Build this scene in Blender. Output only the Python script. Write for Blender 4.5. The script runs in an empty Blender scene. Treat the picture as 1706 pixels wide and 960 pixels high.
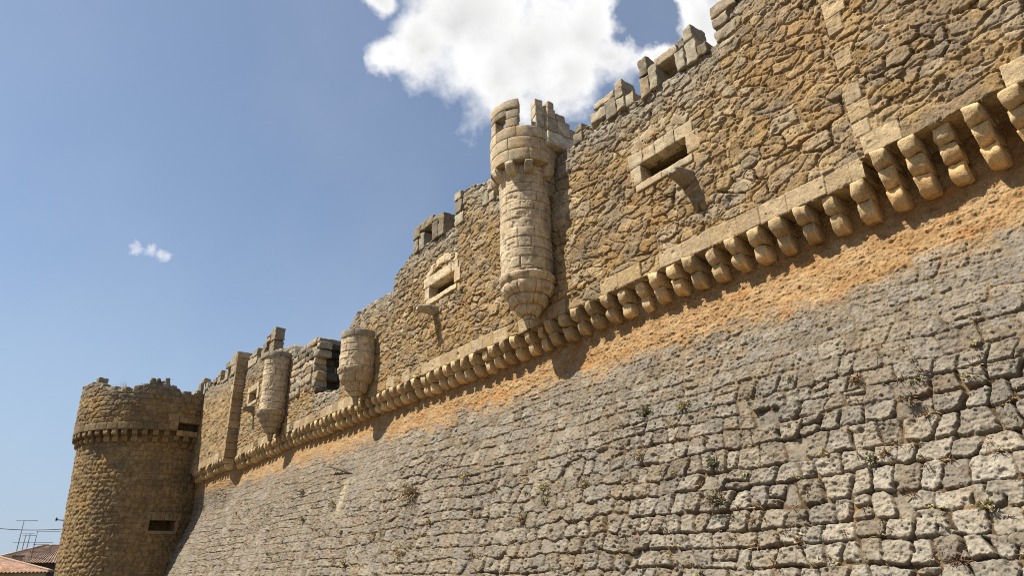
import bpy, math, random
import numpy as np
from mathutils import Matrix, Vector

random.seed(7)
RNG = np.random.default_rng(11)
scene = bpy.context.scene
COL = bpy.context.collection
GROUND = -1.6
R_ = math.radians

# ---------------------------------------------------------------- objects
def link(name, me, parent=None, mat=None):
    o = bpy.data.objects.new(name, me)
    COL.objects.link(o)
    if parent is not None:
        o.parent = parent
        o.matrix_parent_inverse = Matrix.Translation(-Vector(parent['org'])) if 'org' in parent else Matrix()
    if mat is not None and me is not None:
        me.materials.append(mat)
    return o

def thing(name, label, cat, loc=(0, 0, 0), group=None):
    o = bpy.data.objects.new(name, None)
    COL.objects.link(o)
    o.location = loc
    o['org'] = [float(v) for v in loc]
    o['label'] = label
    o['category'] = cat
    if group:
        o['group'] = group
    return o

def tag(o, label, cat, group=None, kind=None):
    o['label'] = label
    o['category'] = cat
    if group:
        o['group'] = group
    if kind:
        o['kind'] = kind
    return o

def copy_part(o, parent):
    c = o.copy(); COL.objects.link(c)
    c.parent = parent
    c.matrix_parent_inverse = Matrix.Translation(-Vector(parent['org']))
    return c

def mesh_from(name, V, faces_flat, starts, totals, C=None, smooth=True):
    me = bpy.data.meshes.new(name)
    V = np.ascontiguousarray(V, dtype=np.float32)
    me.vertices.add(len(V))
    me.vertices.foreach_set('co', V.ravel())
    me.loops.add(len(faces_flat))
    me.loops.foreach_set('vertex_index', np.asarray(faces_flat, dtype=np.int32))
    me.polygons.add(len(starts))
    me.polygons.foreach_set('loop_start', np.asarray(starts, dtype=np.int32))
    me.polygons.foreach_set('use_smooth', np.full(len(starts), smooth, dtype=bool))
    if C is not None:
        at = me.color_attributes.new('Col', 'FLOAT_COLOR', 'POINT')
        C = np.asarray(C, dtype=np.float32)
        if C.shape[1] == 3:
            C = np.c_[C, np.ones(len(C), dtype=np.float32)]
        at.data.foreach_set('color', np.ascontiguousarray(C, dtype=np.float32).ravel())
    me.update(calc_edges=True)
    me.validate()
    return me

def grid_obj(name, P, C, mat, parent=None, keep=None, flip=False, wrap=False):
    """P (rows, cols, 3) -> one mesh"""
    nr, nc = P.shape[:2]
    idx = np.arange(nr * nc).reshape(nr, nc)
    if wrap:
        idx = np.concatenate([idx, idx[:, :1]], 1)
    a, b, c, d = idx[:-1, :-1], idx[:-1, 1:], idx[1:, 1:], idx[1:, :-1]
    q = np.stack([a, b, c, d] if not flip else [a, d, c, b], -1)
    q = q.reshape(-1, 4) if keep is None else q[keep]
    used = np.zeros(nr * nc, bool)
    used[q.ravel()] = True
    remap = np.cumsum(used) - 1
    q = remap[q]
    V = P.reshape(-1, 3)[used]
    Cc = C.reshape(-1, C.shape[-1])[used]
    me = mesh_from(name, V, q.ravel(), np.arange(0, q.size, 4), None, Cc)
    return link(name, me, parent, mat)

class MB:
    def __init__(s):
        s.V, s.F, s.C, s.n = [], [], [], 0
    def add(s, V, F, col):
        V = np.asarray(V, float)
        s.V.append(V)
        s.F += [tuple(i + s.n for i in f) for f in F]
        col = np.asarray(col, float)
        if col.ndim == 1 and len(V) > 40 and col.max() < .9:
            a, b = V[:, 0] + .37 * V[:, 1], V[:, 2] + .61 * V[:, 1]
            k = 1 + .22 * fbm(a * 3.1, b * 3.1, 7001, 3)
            li = .45 * sst(.12, .5, fbm(a * 5.3 + 9, b * 5.3, 7011, 3))
            oc = .5 * sst(.1, .5, fbm(a * 1.9 + 31, b * 1.9, 7021, 3))
            cc = col[:3][None] * k[:, None]
            cc = cc + (cc * np.array([.50, .48, .45]) - cc) * li[:, None]
            col = cc + (cc * np.array([1.12, .90, .64]) - cc) * oc[:, None]
        s.C.append(np.tile(col[:3], (len(V), 1)) if col.ndim == 1 else col[:, :3])
        s.n += len(V)
        return s
    def plain(s, k=.35):
        return s
    def build(s, name, mat, parent=None, smooth=True):
        V = np.concatenate(s.V); C = np.concatenate(s.C)
        flat = [i for f in s.F for i in f]
        tot = np.array([len(f) for f in s.F])
        st = np.concatenate([[0], np.cumsum(tot)[:-1]])
        return link(name, mesh_from(name, V, flat, st, tot, C, smooth), parent, mat)

# ---------------------------------------------------------------- noise (numpy)
def _h(ix, iy, seed):
    h = (ix.astype(np.int64) * 374761393 + iy.astype(np.int64) * 668265263 + seed * 974711) & 0xFFFFFFFF
    h = ((h ^ (h >> 13)) * 1274126177) & 0xFFFFFFFF
    h = ((h ^ (h >> 16)) * 2246822519) & 0xFFFFFFFF
    return ((h ^ (h >> 15)) & 0xFFFFFF).astype(np.float32) / 16777216.0

def hid(i, seed):
    i = np.asarray(i)
    return _h(i, i * 0 + 17, seed)

def pn(x, y, seed=0):
    """gradient noise, about -1..1"""
    x0 = np.floor(x); y0 = np.floor(y)
    fx = (x - x0).astype(np.float32); fy = (y - y0).astype(np.float32)
    xi = x0.astype(np.int64); yi = y0.astype(np.int64)
    u = fx * fx * fx * (fx * (fx * 6 - 15) + 10)
    v = fy * fy * fy * (fy * (fy * 6 - 15) + 10)
    def g(i, j):
        a = _h(xi + i, yi + j, seed) * 6.2831853
        return np.cos(a) * (fx - i) + np.sin(a) * (fy - j)
    n0 = g(0, 0) * (1 - u) + g(1, 0) * u
    n1 = g(0, 1) * (1 - u) + g(1, 1) * u
    return (n0 * (1 - v) + n1 * v) * 1.5

def fbm(x, y, seed=0, octv=4, gain=.5):
    s = 0; a = 1.0; t = 0
    for k in range(octv):
        s = s + a * pn(x * 2.03 ** k + 13.7 * k, y * 2.03 ** k - 7.1 * k, seed + k)
        t += a; a *= gain
    return s / t * 1.25

def sst(a, b, x):
    t = np.clip((x - a) / (b - a), 0, 1)
    return t * t * (3 - 2 * t)

def pits(x, y, size, seed, prob):
    """scattered round holes 0..1"""
    x = x / size; y = y / size
    xi = np.floor(x).astype(np.int64); yi = np.floor(y).astype(np.int64)
    out = np.zeros_like(x, dtype=np.float32)
    for i in (-1, 0, 1):
        for j in (-1, 0, 1):
            cx = xi + i; cy = yi + j
            jx = _h(cx, cy, seed); jy = _h(cx, cy, seed + 1); r = _h(cx, cy, seed + 2)
            on = _h(cx, cy, seed + 3) < prob
            d = np.hypot(x - cx - jx, (y - cy - jy) * 1.15)
            out = np.maximum(out, np.where(on, 1 - sst(.35, 1.0, d / (.12 + .33 * r)), 0))
    return out

def blocks(x, z, seed, row_h, len_, warp=.08, split=.12, rc=(.03, .09), tilt=.05):
    """squared masonry: edge distance, block id, local u, v"""
    xw = x + warp * fbm(x * .8, z * .8, seed + 50, 2) + .35 * warp * fbm(x * 3.1, z * 3.1, seed + 55, 2)
    zw = z + warp * fbm(x * .55, z * .7, seed + 60, 2) + .35 * warp * fbm(x * 2.7, z * 3.3, seed + 65, 2)
    rng = np.random.default_rng(seed)
    z0 = float(z.min()) - 1; z1 = float(z.max()) + 1
    rb = [z0]
    while rb[-1] < z1:
        rb.append(rb[-1] + rng.uniform(*row_h))
    rb = np.array(rb)
    r = np.clip(np.searchsorted(rb, zw) - 1, 0, len(rb) - 2)
    zb, zt = rb[r], rb[r + 1]
    X0 = np.empty_like(x); X1 = np.empty_like(x); ID = np.zeros(x.shape, np.int64)
    xa = float(x.min()) - 2; xb = float(x.max()) + 2
    for k in range(len(rb) - 1):
        bb = [xa + rng.uniform(-.5, .5)]
        while bb[-1] < xb:
            t = rng.random() ** 1.3
            bb.append(bb[-1] + len_[0] + (len_[1] - len_[0]) * t)
        bb = np.array(bb); tl = rng.uniform(-tilt, tilt, len(bb))
        m = r == k
        if not m.any():
            continue
        tv = (zw[m] - rb[k]) / (rb[k + 1] - rb[k]) - .5
        xs = xw[m]
        i = np.clip(np.searchsorted(bb, xs) - 1, 1, len(bb) - 3)
        lo = bb[i] + tl[i] * tv
        i = np.where(xs < lo, i - 1, i)
        hi = bb[i + 1] + tl[i + 1] * tv
        i = np.where(xs > hi, i + 1, i)
        X0[m] = bb[i] + tl[i] * tv; X1[m] = bb[i + 1] + tl[i + 1] * tv
        ID[m] = k * 4096 + i * 4
    sp = hid(ID, seed + 3) < split
    f = .35 + .3 * hid(ID, seed + 4)
    zm = zb + f * (zt - zb)
    up = sp & (zw > zm)
    dn = sp & ~up
    zb = np.where(up, zm, zb); zt = np.where(dn, zm, zt)
    ID = ID + up * 1 + dn * 2
    dx = np.minimum(xw - X0, X1 - xw); dz = np.minimum(zw - zb, zt - zw)
    rr = rc[0] + (rc[1] - rc[0]) * hid(ID, seed + 5)
    d = np.where((dx < rr) & (dz < rr), rr - np.hypot(rr - dx, rr - dz), np.minimum(dx, dz))
    u = (xw - X0) / np.maximum(X1 - X0, .05) * 2 - 1
    v = (zw - zb) / np.maximum(zt - zb, .05) * 2 - 1
    return d, ID, u, v

def rubble(x, z, seed, sx, sz, warp=.06, p=2.6, jit=1.0):
    """irregular rubble: edge distance in metres, stone id, u, v"""
    xw = (x + warp * fbm(x * 1.2, z * 1.2, seed + 50, 2) + .3 * warp * fbm(x * 6, z * 6, seed + 52, 2)) / sx
    zw = (z + warp * fbm(x * 1.1, z * 1.3, seed + 60, 2) + .3 * warp * fbm(x * 6, z * 6, seed + 62, 2)) / sz
    zi = np.floor(zw).astype(np.int64)
    b1 = np.full(x.shape, 9.0, np.float32); b2 = b1.copy()
    ID = np.zeros(x.shape, np.int64); U = np.zeros_like(b1); W = np.zeros_like(b1)
    for j in (-1, 0, 1):
        cz = zi + j
        off = .5 * (cz & 1) + .3 * hid(cz, seed + 9)
        xi = np.floor(xw + off).astype(np.int64)
        for i in (-1, 0, 1):
            cx = xi + i
            px = cx - off + .5 + .62 * jit * (_h(cx, cz, seed) - .5)
            pz = cz + .5 + .5 * jit * (_h(cx, cz, seed + 1) - .5)
            wgt = .34 * jit * (_h(cx, cz, seed + 2) - .5)
            ax = np.abs(xw - px); az = np.abs(zw - pz)
            d = (ax ** p + (az * 1.05) ** p) ** (1 / p) - wgt
            d = d.astype(np.float32)
            n1 = d < b1
            b2 = np.where(n1, b1, np.minimum(b2, d))
            ID = np.where(n1, cx * 8191 + cz, ID)
            U = np.where(n1, (xw - px) * 2, U); W = np.where(n1, (zw - pz) * 2, W)
            b1 = np.where(n1, d, b1)
    return (b2 - b1) * .5 * min(sx, sz), ID, U, W

def chips(x, z, seed, sx, sz):
    """fractured faces: small flat facets at their own depth and tilt, about -1..1"""
    d, I, u, v = rubble(x, z, seed, sx, sz, .25 * sx, 2.0)
    return (hid(I, seed + 1) - .5) * 1.1 + (hid(I, seed + 2) - .5) * u * 1.1 + (hid(I, seed + 3) - .5) * v * 1.1

def mix(a, b, t):
    a = np.asarray(a, np.float32); b = np.asarray(b, np.float32)
    if a.ndim == 1: a = a[None, None]
    if b.ndim == 1: b = b[None, None]
    return a + (b - a) * t[..., None]

def pal(ids, seed, cols):
    """one palette colour per stone id, softly interpolated"""
    cols = np.array(cols, np.float32)
    t = hid(ids, seed) * (len(cols) - 1)
    i = np.clip(t.astype(int), 0, len(cols) - 2)
    f = (t - i)[..., None]
    return cols[i] * (1 - f) + cols[i + 1] * f

# ---------------------------------------------------------------- materials
def stone_mat(name, fine=34.0, bump=.5, dist=.012, var=.35, rand=0.0, pit=.0, rough=.92):
    m = bpy.data.materials.new(name)
    m.use_nodes = True
    nt = m.node_tree; N = nt.nodes; L = nt.links
    for n in list(N): N.remove(n)
    out = N.new('ShaderNodeOutputMaterial'); bs = N.new('ShaderNodeBsdfPrincipled')
    L.new(bs.outputs[0], out.inputs[0])
    bs.inputs['Roughness'].default_value = rough
    bs.inputs['Specular IOR Level'].default_value = .12
    at = N.new('ShaderNodeAttribute'); at.attribute_name = 'Col'
    tc = N.new('ShaderNodeTexCoord')
    n1 = N.new('ShaderNodeTexNoise'); n1.inputs['Scale'].default_value = fine * .22
    n1.inputs['Detail'].default_value = 6; n1.inputs['Roughness'].default_value = .68
    n2 = N.new('ShaderNodeTexNoise'); n2.inputs['Scale'].default_value = fine
    n2.inputs['Detail'].default_value = 5; n2.inputs['Roughness'].default_value = .75
    for n in (n1, n2): L.new(tc.outputs['Object'], n.inputs['Vector'])
    mr1 = N.new('ShaderNodeMapRange'); mr1.inputs[1].default_value = .3; mr1.inputs[2].default_value = .7
    mr1.inputs[3].default_value = 1 - var; mr1.inputs[4].default_value = 1 + var * .8
    L.new(n1.outputs[0], mr1.inputs[0])
    mr2 = N.new('ShaderNodeMapRange'); mr2.inputs[1].default_value = .32; mr2.inputs[2].default_value = .68
    mr2.inputs[3].default_value = 1 - var * .9; mr2.inputs[4].default_value = 1 + var * .7
    L.new(n2.outputs[0], mr2.inputs[0])
    mul = N.new('ShaderNodeMath'); mul.operation = 'MULTIPLY'
    L.new(mr1.outputs[0], mul.inputs[0]); L.new(mr2.outputs[0], mul.inputs[1])
    last = mul.outputs[0]
    if rand:
        oi = N.new('ShaderNodeObjectInfo')
        mr3 = N.new('ShaderNodeMapRange'); mr3.inputs[3].default_value = 1 - rand; mr3.inputs[4].default_value = 1 + rand
        L.new(oi.outputs['Random'], mr3.inputs[0])
        m2 = N.new('ShaderNodeMath'); m2.operation = 'MULTIPLY'
        L.new(last, m2.inputs[0]); L.new(mr3.outputs[0], m2.inputs[1]); last = m2.outputs[0]
    sc = N.new('ShaderNodeVectorMath'); sc.operation = 'SCALE'
    L.new(at.outputs['Color'], sc.inputs[0]); L.new(last, sc.inputs['Scale'])
    L.new(sc.outputs[0], bs.inputs['Base Color'])
    bp = N.new('ShaderNodeBump'); bp.inputs['Strength'].default_value = bump; bp.inputs['Distance'].default_value = dist
    add = N.new('ShaderNodeMath'); add.operation = 'ADD'
    hn = N.new('ShaderNodeMath'); hn.operation = 'MULTIPLY'; hn.inputs[1].default_value = .35
    L.new(n1.outputs[0], hn.inputs[0])
    L.new(hn.outputs[0], add.inputs[0]); L.new(n2.outputs[0], add.inputs[1])
    hgt = add.outputs[0]
    if pit:
        vo = N.new('ShaderNodeTexVoronoi'); vo.inputs['Scale'].default_value = fine * .55
        L.new(tc.outputs['Object'], vo.inputs['Vector'])
        mr4 = N.new('ShaderNodeMapRange'); mr4.inputs[1].default_value = .05; mr4.inputs[2].default_value = .28
        mr4.inputs[3].default_value = -pit; mr4.inputs[4].default_value = 0
        L.new(vo.outputs['Distance'], mr4.inputs[0])
        ad2 = N.new('ShaderNodeMath'); ad2.operation = 'ADD'
        L.new(hgt, ad2.inputs[0]); L.new(mr4.outputs[0], ad2.inputs[1]); hgt = ad2.outputs[0]
    L.new(hgt, bp.inputs['Height']); L.new(bp.outputs[0], bs.inputs['Normal'])
    return m

def plain_mat(name, col, var=.25, scale=8, rough=.8, metal=0.0, bump=.2):
    m = bpy.data.materials.new(name)
    m.use_nodes = True
    nt = m.node_tree; N = nt.nodes; L = nt.links
    bs = N['Principled BSDF']
    bs.inputs['Roughness'].default_value = rough; bs.inputs['Metallic'].default_value = metal
    bs.inputs['Specular IOR Level'].default_value = .2
    tc = N.new('ShaderNodeTexCoord'); no = N.new('ShaderNodeTexNoise')
    no.inputs['Scale'].default_value = scale; no.inputs['Detail'].default_value = 6
    L.new(tc.outputs['Object'], no.inputs['Vector'])
    cr = N.new('ShaderNodeMapRange'); cr.inputs[1].default_value = .3; cr.inputs[2].default_value = .7
    cr.inputs[3].default_value = 1 - var; cr.inputs[4].default_value = 1 + var
    L.new(no.outputs[0], cr.inputs[0])
    rgb = N.new('ShaderNodeRGB'); rgb.outputs[0].default_value = (*col, 1)
    sc = N.new('ShaderNodeVectorMath'); sc.operation = 'SCALE'
    L.new(rgb.outputs[0], sc.inputs[0]); L.new(cr.outputs[0], sc.inputs['Scale'])
    L.new(sc.outputs[0], bs.inputs['Base Color'])
    bp = N.new('ShaderNodeBump'); bp.inputs['Strength'].default_value = bump; bp.inputs['Distance'].default_value = .01
    L.new(no.outputs[0], bp.inputs['Height']); L.new(bp.outputs[0], bs.inputs['Normal'])
    return m

M_SCARP = stone_mat('weathered_scarp_stone', 34, .8, .012, .30, pit=.6)
M_RUB = stone_mat('ochre_rubble_stone', 30, .8, .011, .30, pit=.4)
M_DRESS = stone_mat('dressed_limestone', 30, .85, .014, .30, rand=.22, pit=.4)
M_TOWER = stone_mat('tower_rubble_stone', 14, .7, .03, .32)

PALE = (.45, .362, .235)
TAN = (.36, .26, .14)

# ---------------------------------------------------------------- stone pieces
def vn3(P, f, seed):
    """cheap 3-vector noise from 2-D slices"""
    x, y, z = P[:, 0] * f, P[:, 1] * f, P[:, 2] * f
    return np.stack([pn(y + .31 * x, z + .17 * x, seed), pn(z + .23 * y, x + .41 * y, seed + 1), pn(x + .37 * z, y + .19 * z, seed + 2)], 1)

def rblock(lo, hi, r=.025, seg=.09, rough=.010, seed=0, freq=5.0):
    lo = np.array(lo, float); hi = np.array(hi, float); S = hi - lo
    r = min(r, .45 * S.min())
    ax = []
    for k in range(3):
        n = max(1, int(round((S[k] - 2 * r) / seg)))
        ax.append(np.concatenate([[0, r * .35], np.linspace(r, S[k] - r, n + 1), [S[k] - r * .35, S[k]]]))
    n = [len(a) for a in ax]
    idx = {}; V = []; F = []
    def vid(i, j, k):
        t = (i, j, k)
        if t not in idx:
            idx[t] = len(V); V.append((ax[0][i], ax[1][j], ax[2][k]))
        return idx[t]
    for d in range(3):
        a, b = [(1, 2), (2, 0), (0, 1)][d]
        for side in (0, n[d] - 1):
            for i in range(n[a] - 1):
                for j in range(n[b] - 1):
                    q = []
                    for (p, w) in ((i, j), (i + 1, j), (i + 1, j + 1), (i, j + 1)):
                        t = [0, 0, 0]; t[d] = side; t[a] = p; t[b] = w
                        q.append(vid(*t))
                    F.append(tuple(q) if side else tuple(q[::-1]))
    V = np.array(V)
    q = np.clip(V, r, S - r); dd = V - q; nn = np.linalg.norm(dd, axis=1)
    m = nn > 1e-9
    V[m] = q[m] + dd[m] / nn[m][:, None] * r
    V = V + lo
    V = V + vn3(V, freq, seed) * rough + vn3(V, freq * 3, seed + 7) * rough * .5 + vn3(V, freq * 7, seed + 9) * rough * .22
    return V, F

def jitcol(c, amt=.12):
    k = 1 + RNG.uniform(-amt, amt)
    w = RNG.uniform(-amt, amt) * .35
    return np.array([c[0] * k * (1 + w), c[1] * k, c[2] * k * (1 - w)])

def polar(V, c, R0):
    """block coordinates (arc length, inward depth, z) round centre c -> world; arc 0 faces +X, counter-clockwise"""
    th = V[:, 0] / R0
    rad = R0 - V[:, 1]
    return np.stack([c[0] + rad * np.cos(th), c[1] + rad * np.sin(th), V[:, 2]], 1)

def corbel_mesh(tiers, width, seed, col, flat=.42):
    """stacked roll-nosed stones; tiers: list of (protrusion, z_top, height); local frame: x across, -y out"""
    mb = MB()
    rng = np.random.default_rng(seed)
    for (p, zt, h) in tiers:
        p2 = p * (1 + rng.uniform(-.05, .05)); w = width * (1 + rng.uniform(-.06, .06))
        zb = zt - h + .006
        pts = [(.08, zt)]
        pts += [(-p2 * t, zt) for t in np.linspace(.15, .93, 6)]
        pts += [(-p2 * .985, zt - h * .03), (-p2, zt - h * .09)]
        pts += [(-p2 - .006, zt - h * flat * t) for t in np.linspace(.45, 1, 3)]
        rad_z = h * (1 - flat); rad_y = min(p2 * .62, rad_z * 1.0)
        for a in np.linspace(12, 90, 7):
            a = R_(a)
            pts.append((-p2 + rad_y * (1 - math.cos(a)), zt - h * flat - rad_z * math.sin(a) * .985))
        pts += [(-(p2 - rad_y) * t, zb) for t in np.linspace(.8, .1, 5)]
        pts += [(.08, zb)]
        pts = np.array(pts)
        c0 = pts.mean(0)
        xs = [-.5, -.475, -.40, -.2, 0, .2, .40, .475, .5]
        V = []
        for x in xs:
            e = .93 if abs(x) == .5 else (.985 if abs(x) > .45 else 1)
            q = c0 + (pts - c0) * e
            V.append(np.c_[np.full(len(q), x * w), q])
        n = len(pts); V = np.concatenate(V)
        F = []
        for i in range(len(xs) - 1):
            for j in range(n):
                k = (j + 1) % n
                F.append((i * n + j, i * n + k, (i + 1) * n + k, (i + 1) * n + j))
        F.append(tuple(range(n))[::-1]); F.append(tuple(range((len(xs) - 1) * n, len(xs) * n)))
        F = [f[::-1] for f in F]
        V = V + vn3(V + rng.uniform(0, 50), 7, seed) * .022 + vn3(V + rng.uniform(0, 50), 3.2, seed + 5) * .02 + vn3(V + rng.uniform(0, 50), 22, seed + 3) * .009
        k = 1 + rng.uniform(-.12, .12)
        mb.add(V, F, np.array(col) * k)
    return mb

# ================================================================= SETTING
def build_ground():
    xs = np.concatenate([-np.geomspace(6000, 40, 14), np.linspace(-30, 30, 13), np.geomspace(40, 6000, 14)])
    X, Y = np.meshgrid(xs, xs)
    P = np.stack([X - 15, Y, np.full_like(X, GROUND)], -1)
    C = np.tile(np.array([.125, .09, .05], np.float32), (*X.shape, 1))
    m = stone_mat('dry_dusty_ground', 3.0, .5, .02, .3)
    o = grid_obj('ground', P, C, m)
    tag(o, 'dry dusty pale earth below the castle wall', 'ground', kind='structure')
    del o['category']
    return o
build_ground()

# ================================================================= CASTLE WALL
castle = thing('castle_wall', 'long ruined castle wall of ochre stone on a sloping grey base with turrets and corbels', 'castle wall', (-20, 8.3, GROUND))

def ledge_z(x):
    return np.interp(x, [-60, -46, -38, -30, -21, -13.7, -4.2], [5.86, 5.86, 5.86, 5.85, 5.72, 5.60, 5.60])

def xcols(x0, x1, y, k):
    """column positions, closer together near the viewpoint's end of the wall"""
    f = lambda x: np.arctan(x / y)
    t0, t1 = math.atan(x0 / y), math.atan(x1 / y)
    n = int((t1 - t0) * k)
    return y * np.tan(np.linspace(t0, t1, n))

def scarp_y(z):
    return np.minimum(8.83 + .335 * z, 10.46)

def ID0(x, z):
    return blocks(x, z, 21, (.23, .33), (.24, .46), .08, .08, (.02, .08), .14)[1]

def near0(x):
    return sst(-16, -6, x)

def build_scarp():
    xs = xcols(-46.5, 1.6, 8.8, 1080)
    zs = np.concatenate([np.linspace(GROUND, -.35, 30)[:-1], np.linspace(-.35, 5.75, 560)])
    X, Z0 = np.meshgrid(xs, zs)
    X = X.astype(np.float64); Z0 = Z0.astype(np.float64)
    s = 6
    lz = ledge_z(X)
    # courses sag a little
    x, z = X, Z0
    dB, IB, uB, vB = blocks(x, z, 21, (.23, .33), (.24, .46), .08, .08, (.02, .08), .14)
    dR, IR, uR, vR = rubble(x, z, 22, .38, .29, .07, 4.0, .75)
    sel = fbm(x * .24, z * .45, 20, 2) + .22 * near0(x) > -.12
    d = np.where(sel, dB, dR); ID = np.where(sel, IB, IR + 3000000); u = np.where(sel, uB, uR); v = np.where(sel, vB, vR)
    h1, h2, h3 = hid(ID, 31), hid(ID, 32), hid(ID, 33)
    near = sst(-17, -8, x)
    top = 4.02 + .28 * fbm(x * .5, z * .3, 81, 3) + .012 * np.clip(-x - 10, 0, 40)
    zone = sst(-.32, .22, z - top + .22 * fbm(x * 2.4, z * 3.5, 82, 4) + .25 * (hid(np.abs(ID0(x, z)), 88) - .5))                       # plastered ochre band under the corbels
    smoothb = sst(2.1 + .5 * fbm(x * .35, z * .2, 83, 2), 3.4, z) * (.35 + .65 * near)
    ruin = sst(-.1, .55, fbm(x * .3, z * .5, 85, 3) + .25)
    D = (.060 + .045 * ruin) * (1 - .74 * smoothb) * (1 - .6 * zone) * (.36 + .64 * sst(-24, -5, x))
    en = .015 * fbm(x * 6, z * 6, 90, 3) + .008 * fbm(x * 17, z * 17, 92, 2)
    gap = .001 + .016 * h1 ** 3 + .008 * ruin
    e = d - gap - en
    w = .011 + .017 * h2
    prof = 1 - (1 - np.clip(e / w, 0, 1)) ** 2.6
    far = sst(-12, -26, x)
    off = ((h3 - .5) * .042 + np.where(hid(ID, 34) < .04, -.10, 0)) * (1 - .4 * far)
    tl = ((hid(ID, 35) - .5) * .06 * u + (hid(ID, 36) - .5) * .05 * v)
    ch = chips(x, z, 23, .17, .12) * .009 + chips(x, z, 24, .065, .045) * .012
    rough = .010 * fbm(x * 3.2, z * 3.2, 91, 4, .55) + .013 * fbm(x * 12, z * 12, 95, 4, .68) + ch * (.8 + .5 * ruin)
    ridge = -.014 * (1 - np.abs(fbm(x * 2.6, z * 4.2, 97, 3))) ** 9 * (.35 + .65 * ruin)
    pt = pits(x, z, .22, 101, .14) * .05 + pits(x, z, .09, 111, .26) * .028 + pits(x, z, .045, 113, .34) * .012
    H = prof * (D + (off + tl) * np.clip(D / .1, 0, 1.2)) - D * .9 + rough * (.55 + .6 * prof) + ridge - pt * (1 - .75 * zone)
    fill = sst(-.35, .25, fbm(x * 1.3, z * 1.3, 99, 3))
    jm = -D * (1.0 - .55 * fill) + .012 * fbm(x * 7, z * 7, 125, 3)
    H = np.maximum(H, jm - .01)
    H += .028 * zone * fbm(x * 1.6, z * 3.2, 120, 4) + .02 * zone * fbm(x * 9, z * 12, 121, 3)
    H += .05 * fbm(x * .18, z * .35, 122, 2)
    H = H * sst(-1.6, -1.3, z + .0)
    b = math.atan(.335)
    vert = (Z0 > 4.866)
    ny = np.where(vert, -1.0, -math.cos(b)); nz = np.where(vert, 0.0, math.sin(b))
    y = scarp_y(Z0)
    sh = .47 * sst(-37.7, -38.3, X) * sst(3.2, 5.0, Z0)   # the far length stands forward
    lift = (lz - 5.6) * sst(3.0, 5.2, Z0)
    P = np.stack([X, y - sh + H * ny, Z0 + lift + H * nz], -1)
    # ---- colour of the stones
    st = pal(ID, 41, [(.17, .13, .082), (.22, .178, .122), (.25, .212, .155), (.21, .18, .138), (.29, .246, .176), (.225, .172, .104), (.20, .168, .124)])
    och = fbm(x * .7, z * .9, 131, 4)
    st = mix(st, (.27, .195, .105), .5 * sst(.15, .6, och))
    grey = fbm(x * .9, z * 1.3, 141, 4)
    st = mix(st, (.18, .162, .138), .6 * sst(.05, .55, grey) * (1 - zone))
    lich = sst(.30, .5, fbm(x * 6, z * 6, 145, 4)) * .5
    st = mix(st, (.125, .112, .088), lich * (1 - zone))
    wht = sst(.38, .55, fbm(x * 5, z * 5, 147, 3)) * .45
    st = mix(st, (.33, .30, .245), wht * (1 - zone))
    orange = mix(np.array([.30, .18, .078]), np.array([.34, .228, .115]), sst(-.4, .5, fbm(x * 1.6, z * 2.6, 151, 4)))
    orange = mix(orange, (.33, .165, .062), sst(.22, .55, fbm(x * 1.1, z * 2, 153, 4)) * .8)
    st = mix(st, orange, zone)
    st = mix(st, (.235, .18, .11), .45 * smoothb * (1 - zone) * sst(-.2, .4, och))
    soil = mix(np.array([.07, .047, .026]), np.array([.145, .098, .053]), sst(-.3, .4, fbm(x * 2.5, z * 2.5, 161, 3)))
    soil = mix(soil, (.18, .135, .08), smoothb)
    jt = (1 - sst(.0, .6, prof)) * (1 - .8 * zone)
    lum = (st @ np.array([.3, .5, .2], np.float32))[..., None]
    st = st + (lum * np.array([1.05, 1.0, .90], np.float32) - st) * (.30 * (1 - zone))[..., None]
    st = st * (.86 + .04 * zone)[..., None]
    C = mix(st, soil, jt)
    pale = sst(-9, -4, x) * sst(2.4, 1.0, z) * sst(.3, .7, h2) * .45
    C = mix(C, (.36, .325, .26), pale * sst(.4, .9, prof))
    rust = sst(.22, .5, fbm(x * 1.9, z * 2.2, 165, 4)) * (1 - zone) * .45
    C = mix(C, (.22, .13, .06), rust * (1 - .6 * prof))
    # a pale run of mortar below the iron bar
    px = x - (-22.9 - .10 * (z - 3.1)); mk = sst(.30, .1, np.abs(px) + .12 * fbm(x * 4, z * 4, 167, 3)) * sst(1.6, 2.2, z) * sst(3.2, 2.9, z)
    C = mix(C, (.40, .33, .225), .6 * mk)
    grid_obj('scarp', P, C, M_SCARP, castle)
build_scarp()

# windows: x0, x1, z0, z1 (openings in the front face)
WIN = [(-8.56, -7.30, 7.74, 8.21), (-17.76, -16.24, 8.06, 8.52), (-36.6, -35.35, 8.42, 9.0)]

TOPX = [-46, -43.3, -42.75, -41.3, -41.2, -40.2, -38.11,
        -38.09, -36.2, -33.2, -32.1, -30.2, -30.1, -29.0, -27.05, -26.9, -26.85, -26.95]
def top_main(x):
    X = [-38.2, -36.2, -33.2, -32.1, -30.45, -30.15, -29.0, -27.6, -27.45, -27.40, -26.4, -25.2, -24.65, -24.40, -24.15, -23.7, -22.6, -21.1, -20.45,
         -20.30, -19.6, -18.95, -17.0, -16.25, -16.18, -15.6, -14.95, -14.2, -14.12, -13.6, -11.0, -10.65, -10.60, -10.05, -10.0, -9.0, -8.85, -8.3, -6.8, -6.24, -6.19, -5.7, 3]
    Zv = [10.6, 10.75, 10.5, 10.25, 10.0, 9.2, 9.25, 8.95, 8.7, 7.0, 6.85, 6.6, 6.7, 8.55, 9.05, 9.38, 9.45, 9.34, 9.27,
          9.85, 10.12, 10.24, 10.12, 10.05, 11.05, 11.12, 10.93, 10.76, 10.05, 9.95, 9.92, 9.9, 10.15, 10.15, 9.98, 9.98, 9.95, 9.86, 9.88, 9.87, 10.72, 10.66, 10.66]
    return np.interp(x, X, Zv)

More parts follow.
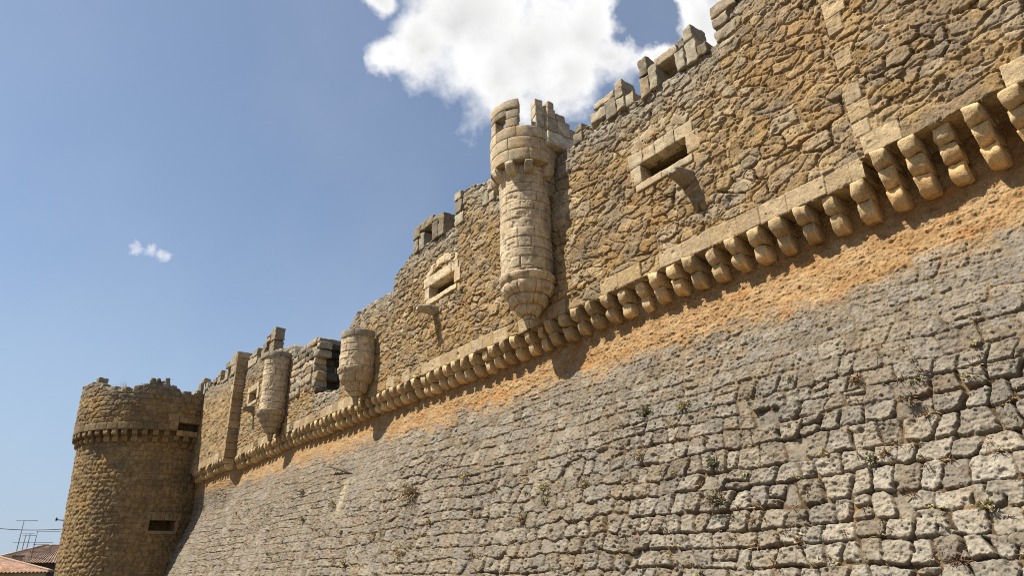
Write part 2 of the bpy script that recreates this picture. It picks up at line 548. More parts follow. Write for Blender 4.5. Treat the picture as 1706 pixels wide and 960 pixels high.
def rubble_wall(name, xs, y0, zbot, ztop, seed, nrows, wins, parent, greyk=1.0, quoin=None, endx=None):
    """front face of the upper wall, ragged top, depth behind"""
    zt = ztop + .05 * fbm(xs * 2.2, xs * 0 + seed, seed + 5, 3) + .07 * (hid(np.floor(xs / .27).astype(np.int64), seed + 6) - .5)
    t = np.linspace(0, 1, nrows)
    X = np.tile(xs, (nrows, 1)).astype(np.float64)
    Z = np.minimum(zbot[None] + t[:, None] * (zt.max() + .02 - zbot)[None], zt[None])
    x, z = X, Z
    big = sst(-.2, .3, fbm(x * .35, z * .4, seed + 11, 2))
    d1, I1, u1, v1 = rubble(x, z, seed, .52, .34, .06, 3.2)
    d2, I2, u2, v2 = rubble(x, z, seed + 20, .34, .23, .05, 3.0)
    selm = big > .5
    d = np.where(selm, d1, d2); ID = np.where(selm, I1, I2 + 777777); u = np.where(selm, u1, u2); v = np.where(selm, v1, v2)
    # dressed course along the ledge
    lowb = (z - zbot[None]) < .37
    db, Ib, ub, vb = blocks(x, z - zbot[None], seed + 40, (.5, .5), (.42, .80), .012, 0, (.01, .03), .01)
    zz = z - zbot[None]
    dl = np.minimum(db, .37 - zz)
    ID = np.where(lowb, Ib + 5000000, ID); u = np.where(lowb, ub, u); v = np.where(lowb, zz / .185 - 1, v)
    ash = lowb.astype(np.float64) * (hid(ID, seed + 44) > .2) * .9
    d = np.where(lowb, np.minimum(db, np.maximum(dl, .0)), d)
    if quoin is not None:                                # pale squared stones along one vertical line
        qx, sgn = quoin
        row = np.floor((z + 50) / .36).astype(np.int64)
        wq = .28 + .30 * (row & 1) * hid(row, seed + 47)
        dx = sgn * (x - qx)
        q = (dx > 0) & (dx < wq) & ~lowb & (hid(row, seed + 48) > .38)
        fz = (z + 50) / .36 - row
        dq = np.minimum(np.minimum(dx, wq - dx), .36 * np.minimum(fz, 1 - fz))
        d = np.where(q, dq, d); ID = np.where(q, row + 9000000, ID); ash = np.where(q, .85, ash)
    h1, h2, h3 = hid(ID, seed + 1), hid(ID, seed + 2), hid(ID, seed + 3)
    smear = sst(-.05, .5, fbm(x * .8, z * 1.0, seed + 13, 3))      # mortar smeared over the joints
    crev = sst(-.15, .45, fbm(x * 1.3 + 5, z * 1.6, seed + 26, 3))
    D = mix1(.018 + .038 * crev, .020, ash) * (1 - .5 * smear * (1 - ash))
    en = (.013 * fbm(x * 8, z * 8, seed + 14, 3) + .010 * fbm(x * 20, z * 20, seed + 24, 2)) * (1 - .8 * ash)
    e = d - mix1(.004 + .016 * h1 ** 2, .003, ash) - en
    w = mix1(.010 + .016 * h2, .009, ash)
    prof = 1 - (1 - np.clip(e / w, 0, 1)) ** 2.2
    off = (h3 - .5) * mix1(.032, .02, ash) * (1 - .4 * smear)
    tl = ((hid(ID, seed + 4) - .5) * u + (hid(ID, seed + 7) - .5) * v) * mix1(.032, .008, ash)
    ch = chips(x, z, seed + 61, .24, .16) * .010 + chips(x, z, seed + 63, .07, .05) * .007
    rough = (.010 * fbm(x * 2.4, z * 2.4, seed + 15, 3, .5) + .009 * fbm(x * 14, z * 14, seed + 16, 4, .7) + ch) * mix1(1, .22, ash)
    ridge = -.035 * (1 - np.abs(fbm(x * 1.5, z * 2.6, seed + 17, 2))) ** 14 * (1 - ash)
    pt = pits(x, z, .24, seed + 18, .10) * .04 * (1 - .6 * ash) + (pits(x, z, .09, seed + 19, .22) * .020 + pits(x, z, .045, seed + 29, .25) * .009) * (1 - .7 * ash)
    H = prof * (D + off + tl) - D + rough + ridge - pt
    H = np.maximum(H, -.06 - .02 * fbm(x * 6, z * 6, seed + 21, 2))
    H += .03 * fbm(x * .3, z * .3, seed + 22, 2)
    topd = zt[None] - z
    crumble = sst(.55, 0, topd)
    H -= crumble * .05 * (1 + fbm(x * 3, z * 3, seed + 23, 3))
    for (a, b, c, dd_) in wins:                           # flatten the wall round its window stones
        m = np.maximum(np.maximum(a - .1 - x, x - b - .1), np.maximum(c - .1 - z, z - dd_ - .1))
        H = np.where(m < .12, np.minimum(H, -.012), H)
    P = np.stack([X, y0 - H, Z], -1)
    st = pal(ID, seed + 31, [(.19, .125, .062), (.30, .205, .098), (.41, .305, .165), (.26, .172, .076), (.40, .315, .20), (.21, .158, .095), (.34, .235, .105), (.27, .175, .075)])
    orange = sst(-.02, .5, fbm(x * .55, z * .65, seed + 32, 4)) * sst(.5, 1.6, topd)
    st = mix(st, (.33, .205, .088), .60 * orange * (1 - .7 * ash))
    st = mix(st, (.33, .175, .066), .4 * sst(.3, .6, fbm(x * 1.7, z * 2.0, seed + 33, 4)) * sst(.4, 1.2, topd) * (1 - ash))
    st = mix(st, (.20, .165, .12), .65 * sst(.08, .5, fbm(x * .9 + 30, z * 1.2, seed + 34, 4)) * (1 - ash))
    grt = sst(1.3, .1, topd + .5 * fbm(x * 1.2, z * 1.2, seed + 35, 3)) * greyk
    st = mix(st, mix(np.array([.20, .175, .13]), np.array([.30, .275, .225]), h2), .8 * grt * (1 - .3 * ash))
    lich = sst(.16, .42, fbm(x * 4.2, z * 4.2, seed + 39, 4)) * (1 - .6 * ash)
    st = mix(st, (.16, .135, .098), .45 * lich)
    dark = sst(.22, .5, fbm(x * 2.2, z * 2.2, seed + 36, 4)) * sst(.9, .0, topd)
    st = mix(st, (.13, .115, .09), .55 * dark)
    st = mix(st, np.broadcast_to(np.array([.39, .305, .19], np.float32), st.shape) * (0.80 + .36 * h1)[..., None], (.25 + .55 * h2) * ash)
    mort = mix(np.array([.105, .07, .036]), np.array([.25, .172, .088]), np.clip(smear * .8 + .8 * (1 - crev), 0, 1))
    st = mix(st, (.17, .135, .10), .55 * sst(.0, .45, fbm(x * .6 + 3, z * .8, seed + 38, 4)) * sst(-7.5, -3.5, x) * (1 - .8 * ash))
    mort = mix(mort, (.15, .125, .085), .7 * grt)
    jt = (1 - sst(.0, .55, prof)) * mix1(1, .75, ash)
    C = mix(st * np.where(ash > .5, 1.0, .90)[..., None], mort, jt)
    keep = np.ones((nrows - 1, len(xs) - 1), bool)
    xc = .5 * (X[:-1, :-1] + X[1:, 1:]); zc = .5 * (Z[:-1, :-1] + Z[1:, 1:])
    for (a, b, c, dd_) in wins:
        keep &= ~((xc > a - .06) & (xc < b + .06) & (zc > c - .06) & (zc < dd_ + .06))
    # top and back
    extra = []; ecol = []
    nb = fbm(xs * 3, xs * 0 + 3, seed + 51, 3)
    for (dy, dz) in ((.10, .03), (.28, .03), (.5, .05), (.75, .0), (1.0, -.03), (1.1, -.2)):
        extra.append(np.stack([xs, y0 + dy + 0 * xs, zt + dz + .05 * fbm(xs * 2.5, xs * 0 + dy * 9, seed + 52, 3)], -1))
        ecol.append(np.tile(np.array([.25, .215, .16], np.float32), (len(xs), 1)) * (1 + .3 * nb[:, None]))
    extra.append(np.stack([xs, y0 + 1.1 + 0 * xs, zbot + .0 * xs], -1)); ecol.append(ecol[0] * 1.2)
    P = np.concatenate([P, np.array(extra)], 0); C = np.concatenate([C, np.array(ecol)], 0)
    keep = np.concatenate([keep, np.ones((len(extra), len(xs) - 1), bool)], 0)
    # underside of the overhang
    und = np.stack([np.stack([xs, np.full_like(xs, 10.85), zbot - .004 + 0 * xs], -1), np.stack([xs, y0 + .02 + 0 * xs, zbot - .004 + 0 * xs], -1)], 0)
    P = np.concatenate([und, P], 0); C = np.concatenate([np.tile(np.array(TAN, np.float32), (2, len(xs), 1)), C], 0)
    keep = np.concatenate([np.ones((2, len(xs) - 1), bool), keep], 0)
    return grid_obj(name, P, C, M_RUB, parent, keep=keep.astype(bool))

def mix1(a, b, t):
    return a + (b - a) * t

def seg_cols(x0, x1, y, k, breaks):
    xs = xcols(x0, x1, y, k)
    ex = []
    for b in breaks:
        if x0 < b < x1: ex += [b]
    return np.unique(np.concatenate([xs, ex]))

xs = seg_cols(-38.1, -4.08, 10., 1300, [])
rubble_wall('upper_wall', xs, 10.0, ledge_z(xs), top_main(xs), 300, 420, WIN, castle)
xs = seg_cols(-45.6, -38.1, 9.5, 1500, [])
rubble_wall('forward_wall', xs, 9.5, ledge_z(xs), np.interp(xs, [-46, -43.3, -42.7, -41.2, -38.1], [10.95, 10.92, 10.85, 10.62, 10.45]), 400, 150, [], castle, quoin=(-38.1, -1))
xs = seg_cols(-4.08, 2.0, 9.9, 1150, [])
rubble_wall('tall_wall', xs, 9.9, 5.885 + 0 * xs, 10.68 + 0 * xs, 500, 380, [], castle, quoin=(-4.06, 1))

# return face where the far length steps forward (squared stones)
mb = MB(); z = 5.86
k = 0
while z < 11.55:
    h = random.uniform(.34, .48)
    V, F = rblock((-38.16, 9.47 + .01 * (k % 2), z), (-37.98 - .015 * (k % 2), 10.25, z + h - .012), .02, .12, .008, 600 + k)
    mb.add(V, F, jitcol((.34, .255, .15), .2)); z += h; k += 1
mb.build('corner_pier', M_DRESS, castle)

# ---- corbels under the ledge
def corbels():
    col = (.47, .345, .185)
    two = [corbel_mesh([(.50, 0, .30), (.33, -.30, .30)], .225, 700 + k, col, .40).build('corbel', M_DRESS, castle) for k in range(10)]
    three = [corbel_mesh([(.62, 0, .27), (.47, -.27, .29), (.33, -.56, .30)], .24, 750 + k, col, .40).build('corbel', M_DRESS, castle) for k in range(3)]
    used = set()
    def put(proto, loc, sc):
        nonlocal used
        if proto.name not in used:
            o = proto; used.add(proto.name)
        else:
            o = copy_part(proto, castle)
        o.matrix_basis = Matrix.Translation(loc) @ Matrix.Rotation(random.uniform(-.06, .06), 4, 'Z') @ Matrix.Diagonal((random.uniform(.88, 1.08), sc * (random.uniform(.72, .9) if random.random() < .12 else 1), random.uniform(.93, 1.03), 1))
    xl = [-4.379 - .479 * k for k in range(85)]
    for k, x in enumerate(xl):
        x = x + .125 + random.uniform(-.02, .02)
        zt = float(ledge_z(x)) - .008
        if x < -38.05:
            put(two[k * 7 % 10], (x, 10.46 - .47, zt), 1.0)
        else:
            put(two[(k * 7 + k // 10) % 10], (x, 10.46, zt), random.uniform(.93, 1.04))
    for k, x in enumerate([-3.909, -3.496, -3.068, -2.574, -2.084, -1.61, -1.13, -.65, -.17, .31]):
        put(three[k % 3], (x + .125, 10.46, 5.877), random.uniform(.96, 1.03))
corbels()
mb = MB(); V, F = rblock((-4.36, 10.015, 5.607), (-4.082, 10.8, 5.882), .02, .09, .01, 790); mb.add(V, F, TAN)
mb.build('ledge_end_stone', M_DRESS, castle)

# ---- windows with dressed stones
def window(k, w, arch, depth=1.5):
    x0, x1, z0, z1 = w
    mb = MB(); y0, y1 = 9.978, 10.32
    s = 800 + 40 * k
    def st(a, b, c, d, yy=0.0, col=PALE):
        nonlocal s
        s += 1
        V, F = rblock((a, y0 + yy + random.uniform(-.012, .012), c), (b, y1, d), .014, .05, .012, s, 7)
        mb.add(V, F, jitcol(col, .10))
    L = x1 - x0
    g = .008
    st(x0 - .30, x0, z0 + .02, z1 - .02); st(x1, x1 + .33, z0 + .05, z1 + .03)
    xs = [x0 - .34, x0 - .34 + .36 * L, x1 - .12 * L, x1 + .2] if k != 0 else [x0 - .32, x0 + .1, x0 + .1 + .28 * L, x0 + .1 + .5 * L, x0 + .1 + .72 * L, x1 + .22]
    for a, b in zip(xs[:-1], xs[1:]):
        st(a, b - g, z1, z1 + .33 + random.uniform(-.02, .02))
    st(x0 - .18, x0 + .45 * L - g, z0 - .17, z0); st(x0 + .45 * L, x1 + .12, z0 - .16, z0)
    fr = mb.build('window_frame', M_DRESS, castle)
    if arch:                                              # relieving arch
        ma = MB(); cx = .5 * (x0 + x1) - .05; n = 5
        for i in range(n):
            t = (i + .5) / n * 2 - 1
            a = t * .95
            hw = .19 * L * .95
            V, F = rblock((-hw, y0 + .016 + random.uniform(0, .015), -.13), (hw - .012, y1, .14), .03, .06, .022, s + i)
            ca, sa = math.cos(-a * .62), math.sin(-a * .62)
            Xr = V[:, 0] * ca - V[:, 2] * sa; Zr = V[:, 0] * sa + V[:, 2] * ca
            V = np.stack([cx + t * .60 * L + Xr, V[:, 1], z1 + .66 - .26 * t * t + Zr], 1)
            ma.add(V, F, jitcol(PALE, .12))
        ma.build('relieving_arch', M_DRESS, fr)
    # deep splayed opening
    y2 = y0 + depth
    rv = MB()
    sx = .12
    P = [(x0, y0 + .25, z0), (x1, y0 + .25, z0), (x1, y0 + .25, z1), (x0, y0 + .25, z1), (x0 - sx, y2, z0), (x1 + sx, y2, z0), (x1 + sx, y2, z1 + .1), (x0 - sx, y2, z1 + .1)]
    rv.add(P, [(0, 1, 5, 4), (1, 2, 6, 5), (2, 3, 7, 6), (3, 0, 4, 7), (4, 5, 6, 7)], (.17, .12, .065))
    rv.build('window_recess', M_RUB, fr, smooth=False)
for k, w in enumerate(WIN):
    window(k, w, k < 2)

# ---- water spouts
def spout(x, z, length, w, h, seed, droop, col):
    mb = MB()
    V, F = rblock((-w / 2, -length, -h / 2), (w / 2, .15, h / 2), .05, .06, .022, seed, 6)
    t = np.clip(-V[:, 1] / length, 0, 1)
    V[:, 0] *= 1 - .30 * t; V[:, 2] = np.where(V[:, 2] < 0, V[:, 2] * (1 - .75 * t ** 1.3), V[:, 2] * (1 - .3 * t))
    V[:, 2] -= droop * t * t
    ch = (np.abs(V[:, 0]) < w * .2) & (V[:, 2] > h * .15 - droop * t * t)
    V[ch, 2] -= h * .3
    mb.add(V + np.array([x, 9.98, z]), F, col)
    return mb.build('water_spout', M_DRESS, castle)
spout(-7.38, 7.24, .46, .34, .27, 901, .02, (.23, .19, .135))
spout(-17.35, 7.55, .62, .34, .26, 902, .05, (.42, .36, .26))
spout(-35.6, 7.95, .55, .34, .34, 903, .05, (.27, .23, .165))

# ---- merlons
def block_wall(name, spec, y0, y1, seed, parent=castle, col=(.31, .265, .19), dark=.3, mat=None, extra=None):
    """spec: list of (x0, x1, z0, z1) squared stones"""
    mb = MB()
    for i, (a, b, c, d) in enumerate(spec):
        jy = random.uniform(-.03, .03); d = d - random.uniform(0, .05); a = a + random.uniform(-.02, .03)
        V, F = rblock((a + .004, y0 + jy, c + .004), (b - .004, y1 + random.uniform(-.06, .06), d - .004), .022, .055, .024, seed + i, 5.5)
        cc = jitcol(col, .13)
        if random.random() < dark: cc = cc * random.uniform(.6, .8)
        mb.add(V, F, cc)
    return mb.build(name, mat or M_DRESS, parent)

# beside the tall wall: loophole merlon
block_wall('merlon', [(-8.32, -8.04, 9.80, 10.35), (-8.31, -8.03, 10.36, 10.86), (-8.03, -7.78, 9.84, 10.50), (-7.82, -7.2, 10.36, 10.60), (-7.24, -7.02, 9.84, 10.36),
                      (-7.19, -7.0, 10.37, 10.66), (-7.02, -6.70, 9.82, 10.42), (-7.01, -6.76, 10.43, 10.83), (-6.70, -6.45, 9.8, 10.12)], 9.98, 10.55, 1000)
block_wall('merlon', [(-9.97, -9.45, 10.1, 10.42), (-9.45, -9.1, 9.92, 10.45), (-9.85, -9.1, 10.42, 10.66), (-9.1, -8.82, 9.92, 10.26), (-9.1, -8.84, 10.27, 10.55), (-9.12, -8.88, 10.56, 10.80),
                      (-8.82, -8.55, 9.9, 10.22)], 9.99, 10.5, 1020)
block_wall('merlon', [(-10.62, -10.3, 9.85, 10.2), (-10.6, -10.32, 10.2, 10.42)], 10.0, 10.5, 1030)
block_wall('merlon', [(-18.95, -18.62, 10.12, 10.62), (-18.92, -18.5, 10.63, 11.12), (-18.62, -18.24, 10.12, 10.76), (-18.5, -17.62, 10.78, 11.1), (-17.68, -17.3, 10.1, 10.78),
                      (-17.62, -17.3, 10.78, 10.98), (-17.3, -16.92, 10.08, 10.92)], 9.98, 10.55, 1040, dark=.2)
block_wall('merlon', [(-16.22, -15.75, 10.0, 10.42), (-16.23, -15.8, 10.42, 10.85), (-16.22, -15.85, 10.86, 11.2), (-14.72, -14.36, 9.98, 10.35), (-14.42, -14.1, 10.36, 10.76), (-14.4, -14.08, 10.0, 10.36)], 9.965, 10.6, 1050)
block_wall('corner_quoin', [(-6.24, -5.72, 9.85, 10.18), (-6.22, -5.85, 10.18, 10.48), (-6.25, -5.65, 10.48, 10.82), (-5.65, -5.1, 10.55, 10.8)], 9.955, 10.6, 1055, col=(.34, .29, .215), dark=.1)
# far merlons
block_wall('merlon', [(-35.35, -34.8, 10.5, 11.0), (-35.3, -34.7, 11.0, 11.4), (-34.8, -34.2, 11.28, 11.55), (-34.15, -33.4, 10.5, 11.1), (-34.7, -33.95, 11.5, 11.62), (-34.0, -33.3, 11.1, 11.75)], 9.98, 10.45, 1060, dark=.5)
block_wall('merlon', [(-37.75, -37.0, 10.6, 11.1), (-37.0, -36.2, 10.6, 11.0), (-37.5, -36.8, 11.1, 11.25), (-36.85, -36.16, 11.0, 11.45)], 9.98, 10.4, 1070, dark=.5)
block_wall('merlon', [(-40.3, -39.7, 10.4, 11.1), (-40.2, -39.6, 11.1, 11.45), (-39.72, -38.9, 11.05, 11.4), (-39.0, -38.1, 10.4, 10.95), (-39.0, -38.08, 10.95, 11.6)], 9.48, 10.0, 1080, dark=.4)
block_wall('merlon', [(-42.75, -42.0, 10.75, 11.05), (-42.0, -41.3, 10.6, 11.0), (-42.0, -41.28, 11.0, 11.38)], 9.48, 9.95, 1090, dark=.4)
block_wall('merlon', [(-44.6, -44.1, 10.8, 11.25), (-44.0, -43.5, 10.85, 11.15)], 9.5, 10.2, 1095, dark=.5)
# ruined stub beside the breach, torn through the wall's thickness
def stub():
    mb = MB(); s = 1100
    for (x0, x1, z0, z1) in [(-30.2, -27.0, 7.3, 9.25)]:
        z = z0; r = 0
        while z < z1:
            h = random.uniform(.28, .38)
            xr = -27.05 + .25 * math.sin(r * 1.7) - (.25 if z < 8 else 0)
            x = x0
            while x < xr - .2:
                l = random.uniform(.45, .75)
                V, F = rblock((x, 9.96 + random.uniform(-.02, .02), z), (min(x + l, xr) - .01, 10.55, z + h - .01), .06, .08, .045, s, 3.0); s += 1
                mb.add(V + np.array([0, random.uniform(-.05, .06), random.uniform(-.02, .02)]), F, jitcol((.32, .27, .195) if random.random() < .72 else (.17, .145, .105), .25)); x += l
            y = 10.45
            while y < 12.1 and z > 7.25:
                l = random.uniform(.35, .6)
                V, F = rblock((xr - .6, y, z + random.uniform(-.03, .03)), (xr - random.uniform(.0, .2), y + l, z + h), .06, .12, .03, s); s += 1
                mb.add(V, F, jitcol((.06, .05, .038), .35)); y += l  # near-black block colour stands in for shade on the torn inner face
            z += h; r += 1
    for (a, b, c, d) in [(-29.2, -28.5, 9.25, 9.5), (-28.5, -27.6, 9.22, 9.5), (-27.7, -27.0, 9.2, 9.42)]:
        V, F = rblock((a, 9.95, c), (b, 10.9, d), .05, .12, .03, s); s += 1
        mb.add(V, F, jitcol((.26, .22, .16), .2))
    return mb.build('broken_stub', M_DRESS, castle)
stub()

# rubble lying in the breach
mb = MB()
for i in range(60):
    x = random.uniform(-27.0, -24.2); y = random.uniform(10.3, 11.6)
    zb = float(top_main(np.array([x]))[0]) if x > -27.3 else 6.9
    s = random.uniform(.08, .2)
    V, F = rblock((x - s, y - s * .7, zb - .12), (x + s, y + s * .7, zb + s * .8), s * .3, .12, .05, 1300 + i, 4)
    mb.add(V, F, jitcol((.30, .24, .155), .3))
mb.build('breach_rubble', M_RUB, castle)

# ================================================================= TURRETS
def lathe_grid(c, prof, R0, seed, mat, name, parent, rowh, lens, th0=-math.pi, th1=math.pi, dseg=.022, joints=None, col=PALE, topgrey=None, rough=1.0, ragged=0.0, cap=True):
    """prof: (radius, z) from the top down or bottom up, resampled; squared blocks on it"""
    pr = np.array(prof, float)
    ds = np.r_[0, np.cumsum(np.hypot(np.diff(pr[:, 0]), np.diff(pr[:, 1])))]
    n = max(4, int(ds[-1] / dseg))
    s = np.linspace(0, ds[-1], n)
    R = np.interp(s, ds, pr[:, 0]); Zp = np.interp(s, ds, pr[:, 1])
    nt = int((th1 - th0) * R.max() / dseg)
    th = np.linspace(th0, th1, nt, endpoint=False)
    TH, SS = np.meshgrid(th, s)
    RR = np.tile(R[:, None], (1, nt)); ZZ = np.tile(Zp[:, None], (1, nt))
    x = TH * R0
    if joints is None:
        d, ID, u, v = blocks(x, ZZ, seed, rowh, lens, .006, 0, (.006, .02), .01)
    else:
        jb = np.array(joints)
        r = np.clip(np.searchsorted(jb, SS) - 1, 0, len(jb) - 2)
        dz = np.minimum(SS - jb[r], jb[r + 1] - SS)
        nb = np.array([max(3, int(2 * math.pi * R0 / rng_u(lens, seed + q))) for q in range(len(jb))])[r]
        ph = hid(r, seed + 70)
        ft = ((TH / (2 * math.pi) + ph) * nb); ib = np.floor(ft); ft = ft - ib
        dx = np.minimum(ft, 1 - ft) * 2 * math.pi * RR / nb
        d = np.minimum(dz, dx); ID = (r * 100 + ib).astype(np.int64); u = ft * 2 - 1; v = u * 0
    h1, h2 = hid(ID, seed + 1), hid(ID, seed + 2)
    e = d - .003 - .003 * fbm(x * 9, ZZ * 9, seed + 3, 2)
    prf = 1 - (1 - np.clip(e / .014, 0, 1)) ** 2
    H = (prf - 1) * .022 + (h1 - .5) * .026 * prf - .02 * sst(.2, .5, fbm(x * 4, ZZ * 4, seed + 16, 3)) + (hid(ID, seed + 6) - .5) * .012 * u
    H = H + rough * (.008 * fbm(x * 5, ZZ * 5, seed + 4, 4) + .004 * fbm(x * 22, ZZ * 22, seed + 5, 2)) - pits(x, ZZ, .09, seed + 8, .16) * .012
    dr = np.gradient(R, s); dzs = np.gradient(Zp, s)
    nn = np.hypot(dr, dzs) + 1e-9
    nr = np.abs(dzs) / nn; nzv = -dr * np.sign(dzs + 1e-12) / nn
    rr = RR + H * nr[:, None]; zz = ZZ + H * nzv[:, None]
    P = np.stack([c[0] + rr * np.cos(TH), c[1] + rr * np.sin(TH), zz], -1)
    C = np.array(col, np.float32)[None, None] * (.84 + .32 * h2)[..., None]
    C = mix(C, (.40, .30, .175), .5 * sst(.0, .6, fbm(x * 1.6, ZZ * 1.6, seed + 9, 3)))
    C = mix(C, (.34, .30, .235), .5 * sst(.05, .55, fbm(x * 2.4 + 9, ZZ * 2, seed + 10, 4)))
    if topgrey is not None:
        C = mix(C, (.25, .22, .175), .75 * sst(topgrey - .45, topgrey, ZZ + .2 * fbm(x * 3, ZZ * 3, seed + 11, 3)))
    stk = sst(.12, .5, fbm(x * 3.2, ZZ * .55, seed + 13, 4))
    C = mix(C, (.235, .19, .13), .55 * stk)
    C = mix(C, (.17, .145, .105), .5 * sst(.22, .48, fbm(x * 6.5, ZZ * 6.5, seed + 14, 4)))
    C = mix(C, (.16, .12, .075), .75 * (1 - sst(0, .6, prf)))
    up = Zp[-1] > Zp[0]
    return grid_obj(name, P, C, mat, parent, flip=not up, wrap=True)

def rng_u(l, seed):
    return np.random.default_rng(seed).uniform(*l)

def roll(R0, z0, R1, z1, n=7):
    """quarter-round moulding from (R0,z0) down to (R1,z1)"""
    out = []
    for a in np.linspace(0, math.pi / 2, n):
        out.append((R1 + (R0 - R1) * math.cos(a), z0 + (z1 - z0) * math.sin(a)))
    return out

def base_profile(levels, zend, Rend):
    pr = []; js = [0.0]
    acc = 0; last = None
    for (R0, z0, R1, z1) in levels:
        for p in roll(R0, z0, R1, z1):
            if last is not None:
                acc += math.hypot(p[0] - last[0], p[1] - last[1])
            pr.append(p); last = p
        js.append(acc)
    acc += math.hypot(Rend - last[0], zend - last[1]); pr.append((Rend, zend)); js.append(acc + .01)
    return pr, js

def turret(c, R, zb, zt, levels, zend, Rend, seed, topgrey, name='turret'):
    d = lathe_grid(c, [(R, zb), (R, zt)], R, seed, M_DRESS, name, castle, (.235, .29), (.30, .52), topgrey=topgrey)
    pr, js = base_profile(levels, zend, Rend)
    lathe_grid(c, pr, R, seed + 100, M_DRESS, 'turret_base', d, None, (.4, .6), joints=js, col=(.45, .35, .22))
    return d

C1 = (-12.17, 9.6)
t1 = turret(C1, .665, 6.70, 9.66, [(.665, 6.72, .665, 6.66), (.72, 6.62, .62, 6.42), (.655, 6.40, .50, 6.14), (.50, 6.12, .34, 5.90), (.32, 5.88, .16, 5.68), (.15, 5.67, .12, 5.58)], 5.36, .065, 2000, None)
C2 = (-31.1, 9.6)
t2 = turret(C2, .60, 6.98, 9.5, [(.60, 7.0, .60, 6.97), (.70, 6.94, .60, 6.70), (.58, 6.68, .46, 6.42), (.44, 6.40, .34, 6.18), (.32, 6.16, .16, 5.95)], 5.62, .09, 2100, 9.7)
C3 = (-22.05, 9.6)
t3 = turret(C3, .64, 6.70, 7.80, [(.64, 6.74, .64, 6.71), (.70, 6.70, .62, 6.52), (.62, 6.50, .44, 6.20), (.43, 6.18, .24, 5.90), (.22, 5.88, .12, 5.74)], 5.45, .08, 2200, None)

def ring_blocks(name, c, R, items, depth, seed, parent, col=PALE, dark=.15, r=.022, rough=.009):
    """items: (theta0 deg, theta1 deg, z0, z1)"""
    mb = MB()
    for i, (a, b, z0, z1) in enumerate(items):
        V, F = rblock((R_(a) * R + .003, random.uniform(-.006, .006), z0 + .003), (R_(b) * R - .003, depth + random.uniform(-.03, .03), z1 - .003), r, .09, rough, seed + i)
        cc = jitcol(col, .11)
        if random.random() < dark: cc = cc * random.uniform(.62, .85)
        mb.add(polar(V, c, R), F, cc)
    return mb.build(name, M_DRESS, parent)

def course(th0, th1, z0, z1, n, jit=6):
    e = np.linspace(th0, th1, n + 1); e[1:-1] += RNG.uniform(-jit, jit, n - 1)
    return [(a, b, z0, z1) for a, b in zip(e[:-1], e[1:])]

# head of the near turret: three courses, then merlons
it = []
for k, (z0, z1) in enumerate([(9.60, 9.94), (9.94, 10.29), (10.29, 10.62)]):
    it += course(-205 + 11 * k, 155 + 11 * k, z0, z1, 8)
head = ring_blocks('turret_parapet', C1, .886, it, .30, 2300, t1)
ring_blocks('turret_merlon', C1, .886, [(-112, -93, 10.62, 11.0), (-69, -46, 10.62, 10.88), (-68, -44.5, 10.88, 11.14), (-113, -67, 11.0, 11.2), (-113, -44, 11.2, 11.47)], .30, 2340, head, dark=.3, col=(.42, .355, .25))
ring_blocks('turret_merlon', C1, .886, [(-15, 6, 10.62, 10.98), (-16, 5, 10.98, 11.28), (-16, 0, 11.28, 11.50), (6, 30, 10.62, 10.95), (6, 27, 10.95, 11.25), (5, 24, 11.25, 11.42)], .30, 2350, head, dark=.3, col=(.42, .36, .26))
ring_blocks('turret_merlon', C1, .886, [(75, 100, 10.62, 11.0), (100, 135, 10.62, 11.05), (78, 130, 11.05, 11.35)], .30, 2360, head, dark=.3)
# its brackets
for k, th in enumerate([-138, -100, -64, -30, 14, 52]):
    mbk = corbel_mesh([(.27, 0, .33)], .20, 2380 + k, (.44, .36, .24), flat=.25)
    V = np.concatenate(mbk.V); C_ = np.concatenate(mbk.C)
    a = R_(th)
    X = V[:, 0]; out = -V[:, 1] + .62
    W = np.stack([C1[0] + out * math.cos(a) - X * math.sin(a), C1[1] + out * math.sin(a) + X * math.cos(a), V[:, 2] + 9.595], 1)
    m2 = MB(); m2.add(W, mbk.F, C_); m2.build('turret_bracket', M_DRESS, t1)
# link wall from the turret head back to the parapet
block_wall('turret_link_wall', [(-11.62, -11.15, 10.12, 10.55)], 9.62, 11.0, 2400, t1, col=(.40, .345, .25), dark=0)
mbl = MB()
for i, (y0, y1, z0, z1) in enumerate([(9.62, 9.98, 10.55, 10.95), (9.64, 9.92, 10.95, 11.25), (9.66, 9.88, 11.25, 11.45), (9.98, 10.4, 10.55, 11.0), (9.92, 10.25, 10.95, 11.18), (10.4, 10.9, 10.55, 10.85)]):
    V, F = rblock((-11.60 + random.uniform(-.02, .02), y0 + .004, z0), (-11.16, y1 - .004, z1 - .006), .03, .1, .014, 2420 + i)
    mbl.add(V, F, jitcol((.36, .31, .23), .15))
mbl.build('turret_merlon', M_DRESS, t1)
block_wall('turret_pier', [(-11.9, -11.45, 9.2, 9.6), (-11.9, -11.42, 9.6, 10.12), (-11.9, -11.5, 8.8, 9.2)], 9.75, 10.2, 2440, t1, col=(.42, .345, .23), dark=0)
# broken top of the third turret
ring_blocks('turret_cap', C3, .66, course(-120, 30, 7.80, 8.06, 2, 5), .45, 2450, t3, col=(.27, .235, .18), dark=0)
ring_blocks('turret_cap', C2, .67, course(-150, 40, 9.38, 9.62, 4, 5), .4, 2460, t2, col=(.27, .24, .185), dark=.3)

